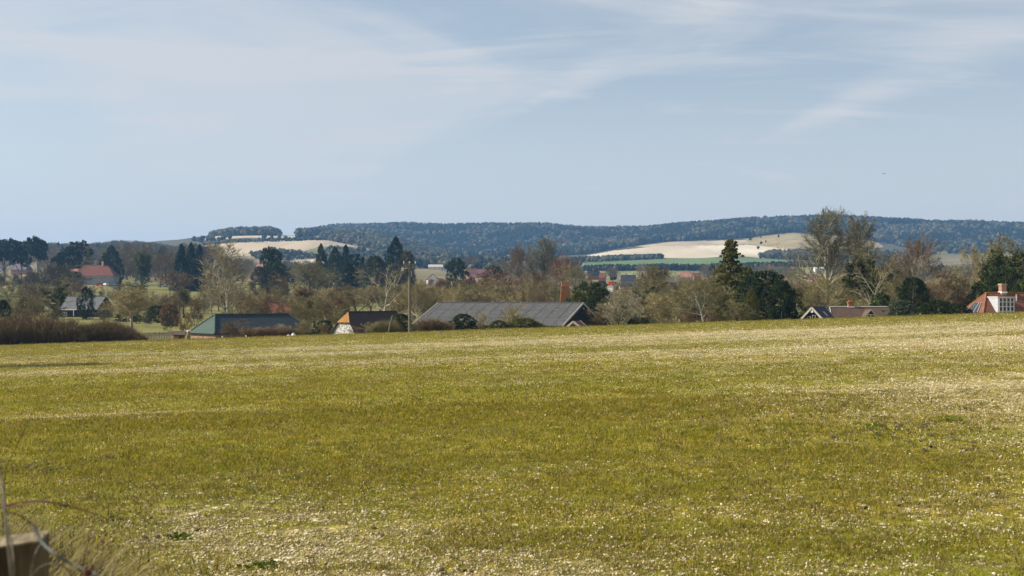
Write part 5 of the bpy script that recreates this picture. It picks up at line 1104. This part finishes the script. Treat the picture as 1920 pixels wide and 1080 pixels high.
def bare_small(seed, mat):
    """whole winter tree of fine twigs for woods seen at a distance of a kilometre"""
    rng = np.random.default_rng(seed); Bm = Branches(); Bm.tube(np.array([[0, 0, 0], [0, 0, .5], [0, 0, .8]]), [.03, .02, .006], 4, .6); n = 420
    u = rng.normal(size=(n, 3)); u /= np.linalg.norm(u, axis=1)[:, None]; r = rng.uniform(.1, 1, (n, 1)) ** .5; P = u * r * np.array([.42, .42, .34]) + [0, 0, .62]
    D = unit(np.array([0, 0, 1.])) * .5 + u; D = D / np.linalg.norm(D, axis=1)[:, None] * rng.uniform(.06, .16, (n, 1)); Bm.twigs(P, D, rng.uniform(.012, .03, n), rng, rng.uniform(.1, 1, n))
    a = Bm.arrays(); me = mesh('wood_tree', a[0], a[1], a[2]); me.materials.append(MATS[mat]); return ('t', me)
WOODN = proto_objs('near_wood_tree', [bare_small(i, 'wood_brown' if i % 3 == 0 else 'wood_grey') for i in range(70, 77)] + [crownblob(90 + i, 'wood_dark', .2, conif=True) for i in range(2)])
def wood(name, label, P, Yr, spacing, h, mix, seed, coll=None, hfun=None, holes=None, hj=.3, clump=0.0, pick=None, wide=.9):
    """fill the part of the slope inside outline P between two distances; trees stand on the ground there"""
    rng = np.random.default_rng(seed); xs = [p[0] for p in P]
    x0, x1 = min(xs), max(xs); Ya, Yb = Yr; wid = (x1 - x0) / F * (Ya + Yb) / 2; n = int(wid * (Yb - Ya) / spacing ** 2)
    u = rng.uniform(x0, x1, n); Y = np.sqrt(rng.uniform(Ya ** 2, Yb ** 2, n)); X = (u - 960) / F * Y; Z = ground(X, Y); py = HZ - F * Z / Y
    k = inpoly(u, py, P)
    for hpoly in (holes or []): k &= ~inpoly(u, py, hpoly)
    if clump: k &= fbm(X / 90 + 50, Y / 90 + 50, seed) > clump
    X, Y, Z, u, py = X[k], Y[k], Z[k], u[k], py[k]; n = len(X)
    cn = fbm(X / 70 + 31, Y / 60 + 17, seed + 5); dk = mix + (cn - .5) * 3.0; r = rng.random(n)
    if coll is None: coll = WOOD; pick = np.where(r < dk, rng.integers(5, 10, n), np.where(rng.random(n) < .07, rng.integers(10, 14, n), rng.integers(0, 5, n)))
    else: pick = np.where(r < mix, rng.integers(7, 9, n), rng.integers(0, 7, n))
    hh = h * rng.uniform(1 - hj, 1 + hj, n)
    if hfun: hh *= np.interp(u, [q[0] for q in hfun], [q[1] for q in hfun])
    S = np.stack([hh * wide * rng.uniform(.8, 1.2, n)] * 2 + [hh], 1)
    print(name, n)
    return instancer(name, np.stack([X, Y, Z - .3], 1), S, rng.uniform(0, 6.28, n), pick, coll, label, 'wood')
BIG = [(560,442),(575,426),(620,418),(700,405),(900,400),(1130,405),(1300,400),(1500,390),(2100,390),(2100,468),(1920,472),(1850,469),(1700,466),(1660,456),(1600,444),(1480,436),(1440,441),(1400,447),(1300,452),(1230,455),(1150,468),(1095,478),(1000,481),(900,486),(830,486),(800,486),(760,480),(640,450)]
holes = [[(1385,427),(1410,422),(1432,424),(1430,434),(1392,436)], [(1668,419),(1690,417),(1725,420),(1735,424),(1700,425),(1672,423)], [(1834,426),(1850,429),(1872,437),(1866,442),(1850,437)]]
holes2 = [[(a, b + 3) for a, b in h] for h in holes]
wood('ridge_wood', 'blue green mixed wood covering the long ridge on the skyline', BIG, (far(3600), far(5200)), 9.5, 11.5, .74, 201, holes=holes2)
wood('shoulder_wood', 'grey brown winter wood on the shoulder falling right from the left hill', [(598,447),(640,440),(700,438),(790,454),(850,482),(842,494),(760,490),(700,468),(640,456)], (far(2300), far(3800)), 9.0, 10, .08, 202)
wood('clump_wood', 'isolated clump of bare beech trees crowning the left hill', [(386,447),(398,440),(425,436),(530,434),(524,443),(470,443),(420,447)], (far(3180), far(3700)), 6.5, 12, .02, 203, wide=.95, hfun=[(386, .35), (400, .6), (425, .85), (450, 1), (505, 1.05), (520, .8), (528, .5)])
wood('hill_farm_trees', 'dark trees round the small farm on the left hill', [(362,452),(385,448),(440,446),(500,444),(560,443),(600,440),(600,447),(520,448),(440,451),(370,456)], (far(2850), far(3350)), 9, 6.5, .75, 204, clump=.50)
wood('hedge_line', 'dark field hedge across the top of the ploughed hill field', [(380,461),(380,458),(440,453),(520,449),(620,448),(680,451),(680,454),(600,450.5),(440,456)], (far(2700), far(3100)), 6, 4, .5, 205)
wood('left_ridge_wood', 'low brown and grey wooded ridge at the far left', [(-300,470),(-300,455),(90,455),(240,452),(300,450),(400,452),(395,476),(385,500),(-300,510)], (far(1250), far(2350)), 8.5, 10, .02, 206, coll=WOODN)
wood('square_copse', 'square dark copse on the hill shoulder between left hill and ridge', [(556,447),(557,440),(582,440),(584,447)], (far(2950), far(3350)), 7, 11, .98, 207)
wood('slope_scrub', 'grey green scrub wood on the lower slope of the left hill', [(600,492),(620,474),(690,476),(760,486),(850,497),(850,503),(700,503)], (far(1900), far(2700)), 9, 9, .25, 208)
wood('low_hill_scrub', 'grey scrub strip between the two pale fields on the left hill', [(470,478),(520,470),(560,476),(600,484),(540,488),(480,486)], (far(2000), far(2420)), 6, 5, .15, 209)
wood('field_belt', 'grey bare tree belt between green crop and cream field', [(1040,489),(1100,487),(1180,484),(1245,483),(1245,486),(1180,488.5),(1060,494)], (far(2300), far(3400)), 6.5, 5.5, .1, 210)
wood('field_belt', 'blue grey tree belt below the tan spur', [(1420,486),(1445,479),(1500,476),(1600,476),(1700,482),(1700,492),(1600,492),(1420,489)], (far(2600), far(3400)), 8, 8.5, .2, 211)
wood('valley_hedge', 'thin dark hedge line across the valley right of centre', [(1095,505.5),(1330,504.5),(1330,507.5),(1095,508.5)], (far(1600), far(2300)), 4.5, 5, .9, 212)
wood('valley_hedge', 'second dark hedge line lower right across the valley', [(1330,502),(1500,497),(1700,498),(1700,501),(1500,500),(1330,505)], (far(1700), far(2600)), 4.5, 5, .8, 213)
wood('spur_bushes', 'scattered dark bushes on the tan grassy spur', [(1395,462),(1395,446),(1470,436),(1600,436),(1650,462),(1560,470),(1420,468)], (far(3200), far(4400)), 42, 6, .95, 214, clump=.5)
wood('valley_trees', 'grey and green trees scattered along the foot of the ridge', [(830,506),(840,488),(1040,486),(1090,500),(1090,512),(830,512)], (far(1500), far(3300)), 17, 9, .4, 215, clump=.45)
wood('foot_wood', 'dark wood edge along the foot of the ridge on the right', [(1600,500),(1640,484),(1720,468),(1960,470),(1960,476),(1760,476),(1700,486),(1640,502)], (far(2700), far(4300)), 13, 10, .6, 216, clump=.42)
wood('village_outskirts', 'brown leafless tree mass on the outskirts beyond the village', [(-300,512),(700,496),(1080,508),(1095,514),(1500,513),(2200,506),(2200,530),(1100,530),(600,535),(-300,532)], (640, far(1500)), 14, 9, .06, 217, coll=WOODN, clump=.31, holes=[[(v[1] - 5, 492), (v[2] + 5, 492), (v[2] + 5, 545), (v[1] - 5, 545)] for v in V7])

# ------------------------------------------------------------------ grass, flints and clods of the field (instanced)
def tuft(seed, n, h, lean, wd, mat, spread=.05):
    rng = np.random.default_rng(seed); V = []; Fc = []; T_ = []
    for i in range(n):
        p = np.array([rng.normal(0, spread), rng.normal(0, spread), -.01]); az = rng.uniform(0, 6.28); d = np.array([math.cos(az), math.sin(az), 0]); s = np.array([-d[1], d[0], 0]) * wd * rng.uniform(.7, 1.3)
        hh = h * rng.uniform(.5, 1.15); L = lean * rng.uniform(.3, 1.3) * hh
        q = [p - s, p + s, p + d * L * .35 + [0, 0, hh * .6] + s * .8, p + d * L * .35 + [0, 0, hh * .6] - s * .8, p + d * L + [0, 0, hh]]
        k = len(V); V += q; Fc += [(k, k + 1, k + 2), (k, k + 2, k + 3), (k + 3, k + 2, k + 4)]; T_ += [rng.uniform(.2, 1)] * 5
    me = mesh('tuft', np.array(V), np.array(Fc), np.array(T_)); me.materials.append(MATS[mat]); return ('g', me)
def stone(seed):
    import bmesh
    rng = np.random.default_rng(seed); bm = bmesh.new(); bmesh.ops.create_icosphere(bm, subdivisions=1, radius=.5); V = np.array([v.co[:] for v in bm.verts]); Fc = np.array([[v.index for v in f.verts] for f in bm.faces]); bm.free()
    V = V * rng.uniform(.65, 1.15, (len(V), 1)) * np.array([1, rng.uniform(.6, .9), rng.uniform(.4, .7)]); me = mesh('stone', V, Fc, rng.uniform(.5, 1, len(V))); me.materials.append(MATS['flint']); return ('s', me)
GRASS = proto_objs('grass_tuft', [tuft(i, 14, .030, 1.0, .0028, 'grass_blades') for i in range(6)] + [tuft(30 + i, 12, .032, 1.4, .0028, 'dry_blades') for i in range(3)])
GRASSF = proto_objs('far_grass_tuft', [tuft(10 + i, 26, .032, 1.1, .0065, 'grass_blades', .16) for i in range(6)] + [tuft(40 + i, 22, .034, 1.4, .006, 'dry_blades', .15) for i in range(3)])
STONE = proto_objs('flint_stone', [stone(i) for i in range(8)])
rng = np.random.default_rng(99)
def scatter(Ya, Yb, dens, marg=1.5):
    area = .5 * (Yb ** 2 - Ya ** 2) * .96 + 2 * marg * (Yb - Ya); n = int(area * dens)
    Y = np.sqrt(rng.uniform(Ya ** 2, Yb ** 2, n)); X = rng.uniform(-.48, .48, n) * Y + rng.uniform(-marg, marg, n); return X, Y
def grassy(name, label, bands, coll, smin, smax, seedn, thr):
    P = []; S = []; K = []; Tl = []
    for Ya, Yb, dens, sc in bands:
        X, Y = scatter(Ya, Yb, dens); c = chalkiness(X, Y); c = np.clip(c + .30 * (fbm(X * 2.2, Y * 2.2, 8) - .5) * 2, 0, 1); k = rng.random(len(X)) > c * thr; X, Y, c = X[k], Y[k], c[k]; n = len(X)
        P.append(np.stack([X, Y, zfield(X, Y)], 1)); g = fbm(X / 1.7 + 3, Y / 1.7 + 9, seedn); s = sc * rng.uniform(smin, smax, n) * (.75 + .6 * g) * (1.1 - .5 * c); S.append(np.stack([s, s, s * rng.uniform(.8, 1.2, n)], 1))
        K.append(np.where(rng.random(n) < .16 + .5 * c, rng.integers(6, 9, n), rng.integers(0, 6, n))); Tl.append(rng.normal(0, .15, (n, 2)))
    P = np.concatenate(P); print(name, len(P)); instancer(name, P, np.concatenate(S), rng.uniform(0, 6.28, len(P)), np.concatenate(K), coll, label, 'grass', np.concatenate(Tl))
grassy('grass', 'short olive green crop blades covering the near part of the field', [(5.0, 9, 560, 1.0), (9, 14, 380, 1.1), (14, 22, 150, 1.4)], GRASS, .7, 1.25, 5, .55)
grassy('field_grass', 'short yellow green crop tufts over the middle and far field', [(18, 34, 34, 1.0), (34, 60, 14, 1.2), (60, 141, 4.5, 1.6)], GRASSF, .75, 1.3, 6, .8)
nC = 5200; X = rng.uniform(-75, 75, nC); Y = rng.uniform(137.5, 141.6, nC); s = rng.uniform(2.0, 6.0, nC) * (.5 + 1.1 * fbm(X / 2.5 + 30, Y, 17))
instancer('crest_grass', np.stack([X, Y, zfield(X, Y) - .02], 1), np.stack([s, s, s], 1), rng.uniform(0, 6.28, nC), rng.integers(0, 9, nC), GRASS, 'rough longer grass along the far edge of the field', 'grass', rng.normal(0, .15, (nC, 2)))
P = []; S = []
for Ya, Yb, dens, s0, s1 in [(5.0, 10, 1300, .008, .030), (10, 18, 600, .011, .034), (18, 36, 240, .018, .048), (36, 80, 44, .035, .085), (80, 138, 8, .06, .14)]:
    X, Y = scatter(Ya, Yb, dens); c = chalkiness(X, Y); loc = fbm(X * 1.3, Y * 1.3, 77); k = rng.random(len(X)) < np.clip(.17 + c * .75, 0, 1) * np.clip(1.0 + 5 * (loc - .52), .10, 1); X, Y = X[k], Y[k]
    s = s0 + (s1 - s0) * rng.random(len(X)) ** 2.2; P.append(np.stack([X, Y, zfield(X, Y) + s * .22], 1)); S.append(np.stack([s * rng.uniform(.8, 1.4, len(X)), s, s], 1))
P = np.concatenate(P); S = np.concatenate(S); print('stones', len(P))
instancer('flints', P, S, rng.uniform(0, 6.28, len(P)), rng.integers(0, 8, len(P)), STONE, 'pale cream flints scattered through the thin crop', 'stones', rng.normal(0, .3, (len(P), 2)))
# dark clods and molehill crumbs in small patches
CL = []
for (x, y, r, n) in [(20, 888, .35, 26), (45, 893, .45, 40), (75, 897, .35, 24), (1545, 806, .5, 14), (1575, 812, .7, 22), (1655, 795, .35, 9), (1695, 790, .4, 10), (1720, 792, .3, 9), (1752, 797, .7, 24), (1805, 826, .6, 20), (1815, 832, .4, 12), (1410, 778, .5, 8), (1490, 781, .8, 14), (330, 1020, .15, 8), (205, 990, .12, 6), (1740, 932, .4, 9), (95, 861, .1, 3), (330, 699, 1.2, 16), (300, 661, .8, 10), (50, 667, 1.0, 12), (150, 753, .2, 4), (700, 1005, .2, 4), (845, 1075, .12, 5)]:
    t_ = (y - HZ) / F; u_ = (x - 960) / F; Y = 1.65 / max(t_ - .0141 + .0325 * u_, .004)
    for i in range(n): CL.append([u_ * Y + rng.normal(0, r), Y + rng.normal(0, r * .55), rng.uniform(.5, 1.0) * (.034 + .0013 * Y)])
CL = np.array(CL); Pc = np.stack([CL[:, 0], CL[:, 1], zfield(CL[:, 0], CL[:, 1]) + CL[:, 2] * .2], 1)
def stone_dark(seed): s = stone(seed)[1]; s.materials.clear(); s.materials.append(MATS['clod']); return ('c', s)
CLOD = proto_objs('soil_clod', [stone_dark(100 + i) for i in range(5)])
instancer('soil_clods', Pc, np.stack([CL[:, 2] * 1.6] * 2 + [CL[:, 2] * 1.2], 1), rng.uniform(0, 6.28, len(Pc)), rng.integers(0, 5, len(Pc)), CLOD, 'dark crumbs of soil turned up in small patches on the field', 'soil', rng.normal(0, .3, (len(Pc), 2)))
# individual taller green weeds
for i, (x, y, s, lb) in enumerate([(335, 1022, .30, 'dark green leafy weed tuft near the bottom left of the field'), (790, 752, .5, 'bright green weed patch in the middle of the field'), (1640, 796, .55, 'bright green weed beside dark soil on the right of the field'), (1790, 784, .55, 'green weed patch near the right edge of the field'), (490, 1074, .25, 'green weed tuft at the bottom edge of the field')]):
    u_ = (x - 960) / F; Y = 1.65 / ((y - HZ) / F - .0141 + .0325 * u_); X = u_ * Y
    rs = np.random.default_rng(300 + i); cc = rs.normal(0, .55, (26, 3)) * s; cc[:, 2] = np.abs(cc[:, 2]) * .25 + .02; V, Fc, T_ = leafcloud(rs, cc * .5, np.full(26, .06 * s + .01), 9, .010 * (1 + Y / 25), .5)
    V[:, 2] = np.maximum(V[:, 2], 0); me = mesh('weed', V, Fc, T_); me.materials.append(MATS['leaves']); o = link('weed_tuft', me, None, None, (X, Y, float(zfield(X, Y)))); o.color = (*((.12, .18, .02) if i in (0, 4) else (.17, .24, .02)), 1); o.scale = (.7, .7, .8); tag(o, lb, 'weed')

# ------------------------------------------------------------------ near left corner: fence post, brambles, dry grass
Yp = 2.35; P = pt(8, 1026, Yp); zg_ = float(zfield(P.x, Yp)); hp = P.z - zg_
e = empty('fence_post', (P.x, Yp + .06, zg_), R(14)); tag(e, 'square cut weathered wooden fence post top in the bottom left corner', 'fence post')
w = .056; nf = 5; rs = np.random.default_rng(8); prof2 = []
for k in range(28):
    a_ = k / 28 * 4; side = int(a_); f = a_ - side; c = [(-1, -1), (1, -1), (1, 1), (-1, 1)]; p0 = c[side]; p1 = c[(side + 1) % 4]; r_ = 1 - (.05 if f < .08 else 0) + rs.normal(0, .012); prof2.append(((p0[0] * (1 - f) + p1[0] * f) * w * r_, (p0[1] * (1 - f) + p1[1] * f) * w * r_))
V = [(x, y, z + (x * .10 if z > .5 else 0)) for z in (-.3, hp * .5, hp - .03, hp) for x, y in prof2]
n = 28; MB().add(V, [(k * n + i, k * n + (i + 1) % n, (k + 1) * n + (i + 1) % n, (k + 1) * n + i) for k in range(3) for i in range(n)]).build('post', 'old_wood', e)  # post sides in shade, the shade put into the dark wood colour
MB().slab([(x * .985, y * .985, hp + .004 + x * .10) for x, y in prof2], .006).build('end_grain', 'wood_end', e)
def spline(pts, n=8):
    out_ = []; P_ = [pts[0]] + list(pts) + [pts[-1]]
    for i in range(1, len(P_) - 2):
        for k in range(n):
            t = k / n; a_, b_, c_, d_ = (Vector(P_[i - 1]), Vector(P_[i]), Vector(P_[i + 1]), Vector(P_[i + 2]))
            out_.append(.5 * ((2 * b_) + (c_ - a_) * t + (2 * a_ - 5 * b_ + 4 * c_ - d_) * t * t + (3 * b_ - a_ - 3 * c_ + d_) * t ** 3))
    return out_ + [Vector(pts[-1])]
BR = [('bramble_red', .0028, [(-60, 985, 2.7), (10, 948, 2.65), (75, 940, 2.6), (130, 950, 2.6), (185, 966, 2.75), (208, 978, 2.8)], 'dark reddish bramble stem arching right over the dry grass', 1),
      ('bramble_grey', .0032, [(30, 1300, 2.0), (24, 1120, 2.0), (14, 1010, 2.02), (8, 940, 2.05), (2, 900, 2.1), (-4, 850, 2.15)], 'thick grey bramble stem rising past the fence post', 0),
      ('bramble_grey', .0022, [(28, 1160, 1.95), (26, 1060, 1.95), (18, 1000, 2.0), (0, 930, 2.05)], 'thin straw stem crossing the face of the fence post', 0),
      ('bramble_blue', .0030, [(62, 985, 2.1), (80, 1018, 2.08), (105, 1040, 2.05), (135, 1058, 2.05), (190, 1085, 2.0), (240, 1150, 1.9)], 'bluish bramble stem running down from the right side of the post', 1),
      ('bramble_grey', .0016, [(150, 1100, 2.2), (120, 1062, 2.2), (90, 1058, 2.2), (68, 1070, 2.2), (50, 1100, 2.2)], 'thin grey twig looping below the bluish bramble', 0),
      ('bramble_red', .0030, [(-30, 930, 2.9), (0, 945, 2.85), (60, 950, 2.8)], 'short red bramble shoot at the left edge', 1),
      ('bramble_grey', .0020, [(52, 1110, 2.25), (66, 1040, 2.25), (76, 1020, 2.3), (84, 1000, 2.3)], 'pale twig leaning right beside the post', 0),
      ('bramble_red', .0024, [(70, 1000, 2.6), (62, 985, 2.6), (40, 968, 2.6), (10, 958, 2.6)], 'thin dark bramble behind the post top', 1)]
for i, (mt, r_, pp, lb, th_) in enumerate(BR):
    pts = spline([pt(*q) for q in pp]); 
    # carry the stem on down to the ground at its lower end
    o_ = pts[0].copy(); root = empty('bramble', o_); tag(root, lb, 'bramble')
    lo = pts[0] if mt == 'bramble_red' else min((pts[0], pts[-1]), key=lambda p: p.z); zg2 = float(zfield(lo.x, lo.y)); tail = [lo + (Vector((lo.x + (.1 if lo is pts[-1] else -.05), lo.y, zg2)) - lo) * t for t in (.3, .65, 1.0)]
    full = pts + tail if lo is pts[-1] else tail[::-1] + pts
    MB().tube([p - o_ for p in full], [r_ * (1 - (.75 if mt == 'bramble_red' else .4) * k / len(full)) for k in range(len(full))], 6).build('stem', mt, root)
    if th_:
        m = MB(); rs = np.random.default_rng(i)
        for k in range(2, len(full) - 2, 2):
            d = (full[k + 1] - full[k]).normalized(); s = Vector(rs.normal(size=3)); s = (s - d * s.dot(d)).normalized(); p = full[k] - o_; b_ = d.cross(s) * r_ * .5
            m.add([p - d * r_ * .8, p + d * r_ * .8, p + b_, p - b_, p + s * r_ * 2.6], [(0, 2, 4), (2, 1, 4), (1, 3, 4), (3, 0, 4)])
        t_ = m.build('thorns', mt, root); t_['kind'] = 'stuff'
X, Y, Z = pt(170, 1086, 2.0); zz_ = Z
rs = np.random.default_rng(77); ms = MB()
for k in range(14):
    c = Vector(rs.normal(0, .008, 3)); V = []; 
    for a_ in range(6): V.append(c + Vector((math.cos(a_ * 1.047), math.sin(a_ * 1.047), 0)) * .006)
    V += [c + Vector((0, 0, .006)), c - Vector((0, 0, .006))]; ms.add(V, [(a_, (a_ + 1) % 6, 6) for a_ in range(6)] + [((a_ + 1) % 6, a_, 7) for a_ in range(6)])
o = ms.build('dried_berry', 'bramble_red'); o.location = (X, Y, zz_); tag(o, 'small dark dried bramble berry at the bottom edge near the post', 'berry')
# dry verge grass
def tall(seed):
    rg = np.random.default_rng(seed); V = []; Fc = []; T_ = []
    for i in range(16):
        p = np.array([rg.normal(0, .06), rg.normal(0, .06), 0]); az = rg.uniform(0, 6.28); d = np.array([math.cos(az), math.sin(az), 0]); s = np.array([-d[1], d[0], 0]) * .011; H = rg.uniform(.25, 1.0); L = rg.uniform(.15, .7) * H; prev = None
        for q in range(6):
            f = q / 5; c = p + d * L * f * f + np.array([0, 0, H * (f - .25 * f ** 3)]); ww = s * (1 - .8 * f); k = len(V); V += [c - ww, c + ww]; T_ += [.4 + .6 * f] * 2
            if prev is not None: Fc += [(prev, prev + 1, k + 1), (prev, k + 1, k)]
            prev = k
    me = mesh('dry_tuft', np.array(V), np.array(Fc), np.array(T_)); me.materials.append(MATS['dry_blades']); return ('d', me)
DRY = proto_objs('dry_tuft', [tall(i) for i in range(6)])
n = 2600; Y = rng.uniform(2.4, 7.6, n); X = -.436 * Y - .25 + np.abs(rng.normal(0, .75, n)) * np.clip((8.6 - Y) / 4.5, .12, 1.0) ; 
k = X > -.44 * Y - .8; X, Y = X[k], Y[k]; s = rng.uniform(.38, .80, len(X)) * np.clip(1.30 - np.clip(X + .44 * Y, 0, 3) * .55, .3, 1.0) * np.clip(1.15 - Y * .085, .45, 1)
instancer('dry_grass', np.stack([X, Y, zfield(X, Y)], 1), np.stack([s, s, s], 1), rng.uniform(0, 6.28, len(X)), rng.integers(0, 6, len(X)), DRY, 'bleached dry grass and stalks round the fence post', 'grass')
nV = 900; Y = rng.uniform(4.6, 8.6, nV); X = -.43 * Y + np.abs(rng.normal(0, 1.0, nV)) * np.clip((10 - Y) / 4.5, .2, 1); s = rng.uniform(1.0, 2.6, nV)
instancer('verge_grass', np.stack([X, Y, zfield(X, Y)], 1), np.stack([s, s, s * rng.uniform(.9, 1.6, nV)], 1), rng.uniform(0, 6.28, nV), rng.integers(0, 9, nV), GRASS, 'longer yellow green and brown grass tufts along the verge near the post', 'grass', rng.normal(0, .2, (nV, 2)))
for i, (x0, y0, x1, y1, Yd, lb) in enumerate([(150, 1080, 190, 890, 3.4, 'tall bent straw stalk right of the fence post'), (255, 1090, 275, 955, 4.0, 'thin upright straw stalk near the bottom, right of the brambles'), (10, 880, 75, 745, 3.2, 'long thin straw stalk crossing the field at the left edge')]):
    a_ = pt(x0, y0, Yd); b_ = pt(x1, y1, Yd); zg2 = float(zfield(a_.x, Yd)); r0 = Vector((a_.x - .03, Yd, zg2))
    o = MB().tube([(0, 0, 0), (a_ - r0) * .6, a_ - r0, (a_ + b_) / 2 - r0 + Vector((.01, 0, .02)), b_ - r0], [.0016, .0014, .0012, .001, .0005], 5).build('straw_stalk', 'dry_blades'); o.location = r0; tag(o, lb, 'straw stalk')

# ------------------------------------------------------------------ bird
B = pt(1657.5, 326, 120); m = MB()
m.tube([(-.26, 0, 0), (-.12, 0, .02), (.05, 0, .02), (.18, 0, .01), (.25, 0, 0)], [.01, .055, .07, .04, .01], 8)
e = empty('bird', B, R(40)); e.scale = (.42, .42, .42); tag(e, 'tiny dark bird flying in the sky above the right side of the ridge', 'bird'); m.build('body', 'feather', e)
for s in (-1, 1): MB().slab([(.12, 0, .03), (-.06, 0, .03), (-.10, s * .28, .14), (-.04, s * .5, .08), (.10, s * .26, .15)][::s], .012).build('wing', 'feather', e)

# ------------------------------------------------------------------ air
zmin = float(min(ZG.min(), ZZ.min(), -20)) - 1.0
hz = MB().box(-4500, 4500, -60, 4900, zmin - 8, 262).build('haze', None); tag(hz, kind='stuff'); hz['label'] = 'thin blue air haze over the whole valley'
m = new_mat('haze_air'); t = NT(m); v = t.n('ShaderNodeVolumePrincipled'); v.inputs['Color'].default_value = (.27, .56, 1.0, 1); v.inputs['Density'].default_value = .000115; v.inputs['Anisotropy'].default_value = .2
o_ = t.n('ShaderNodeOutputMaterial'); t.L(v.outputs[0], o_.inputs['Volume']); hz.data.materials.append(m)
print('script done; objects', len(bpy.data.objects), 'zmin', zmin, 'zmax', ZG.max())
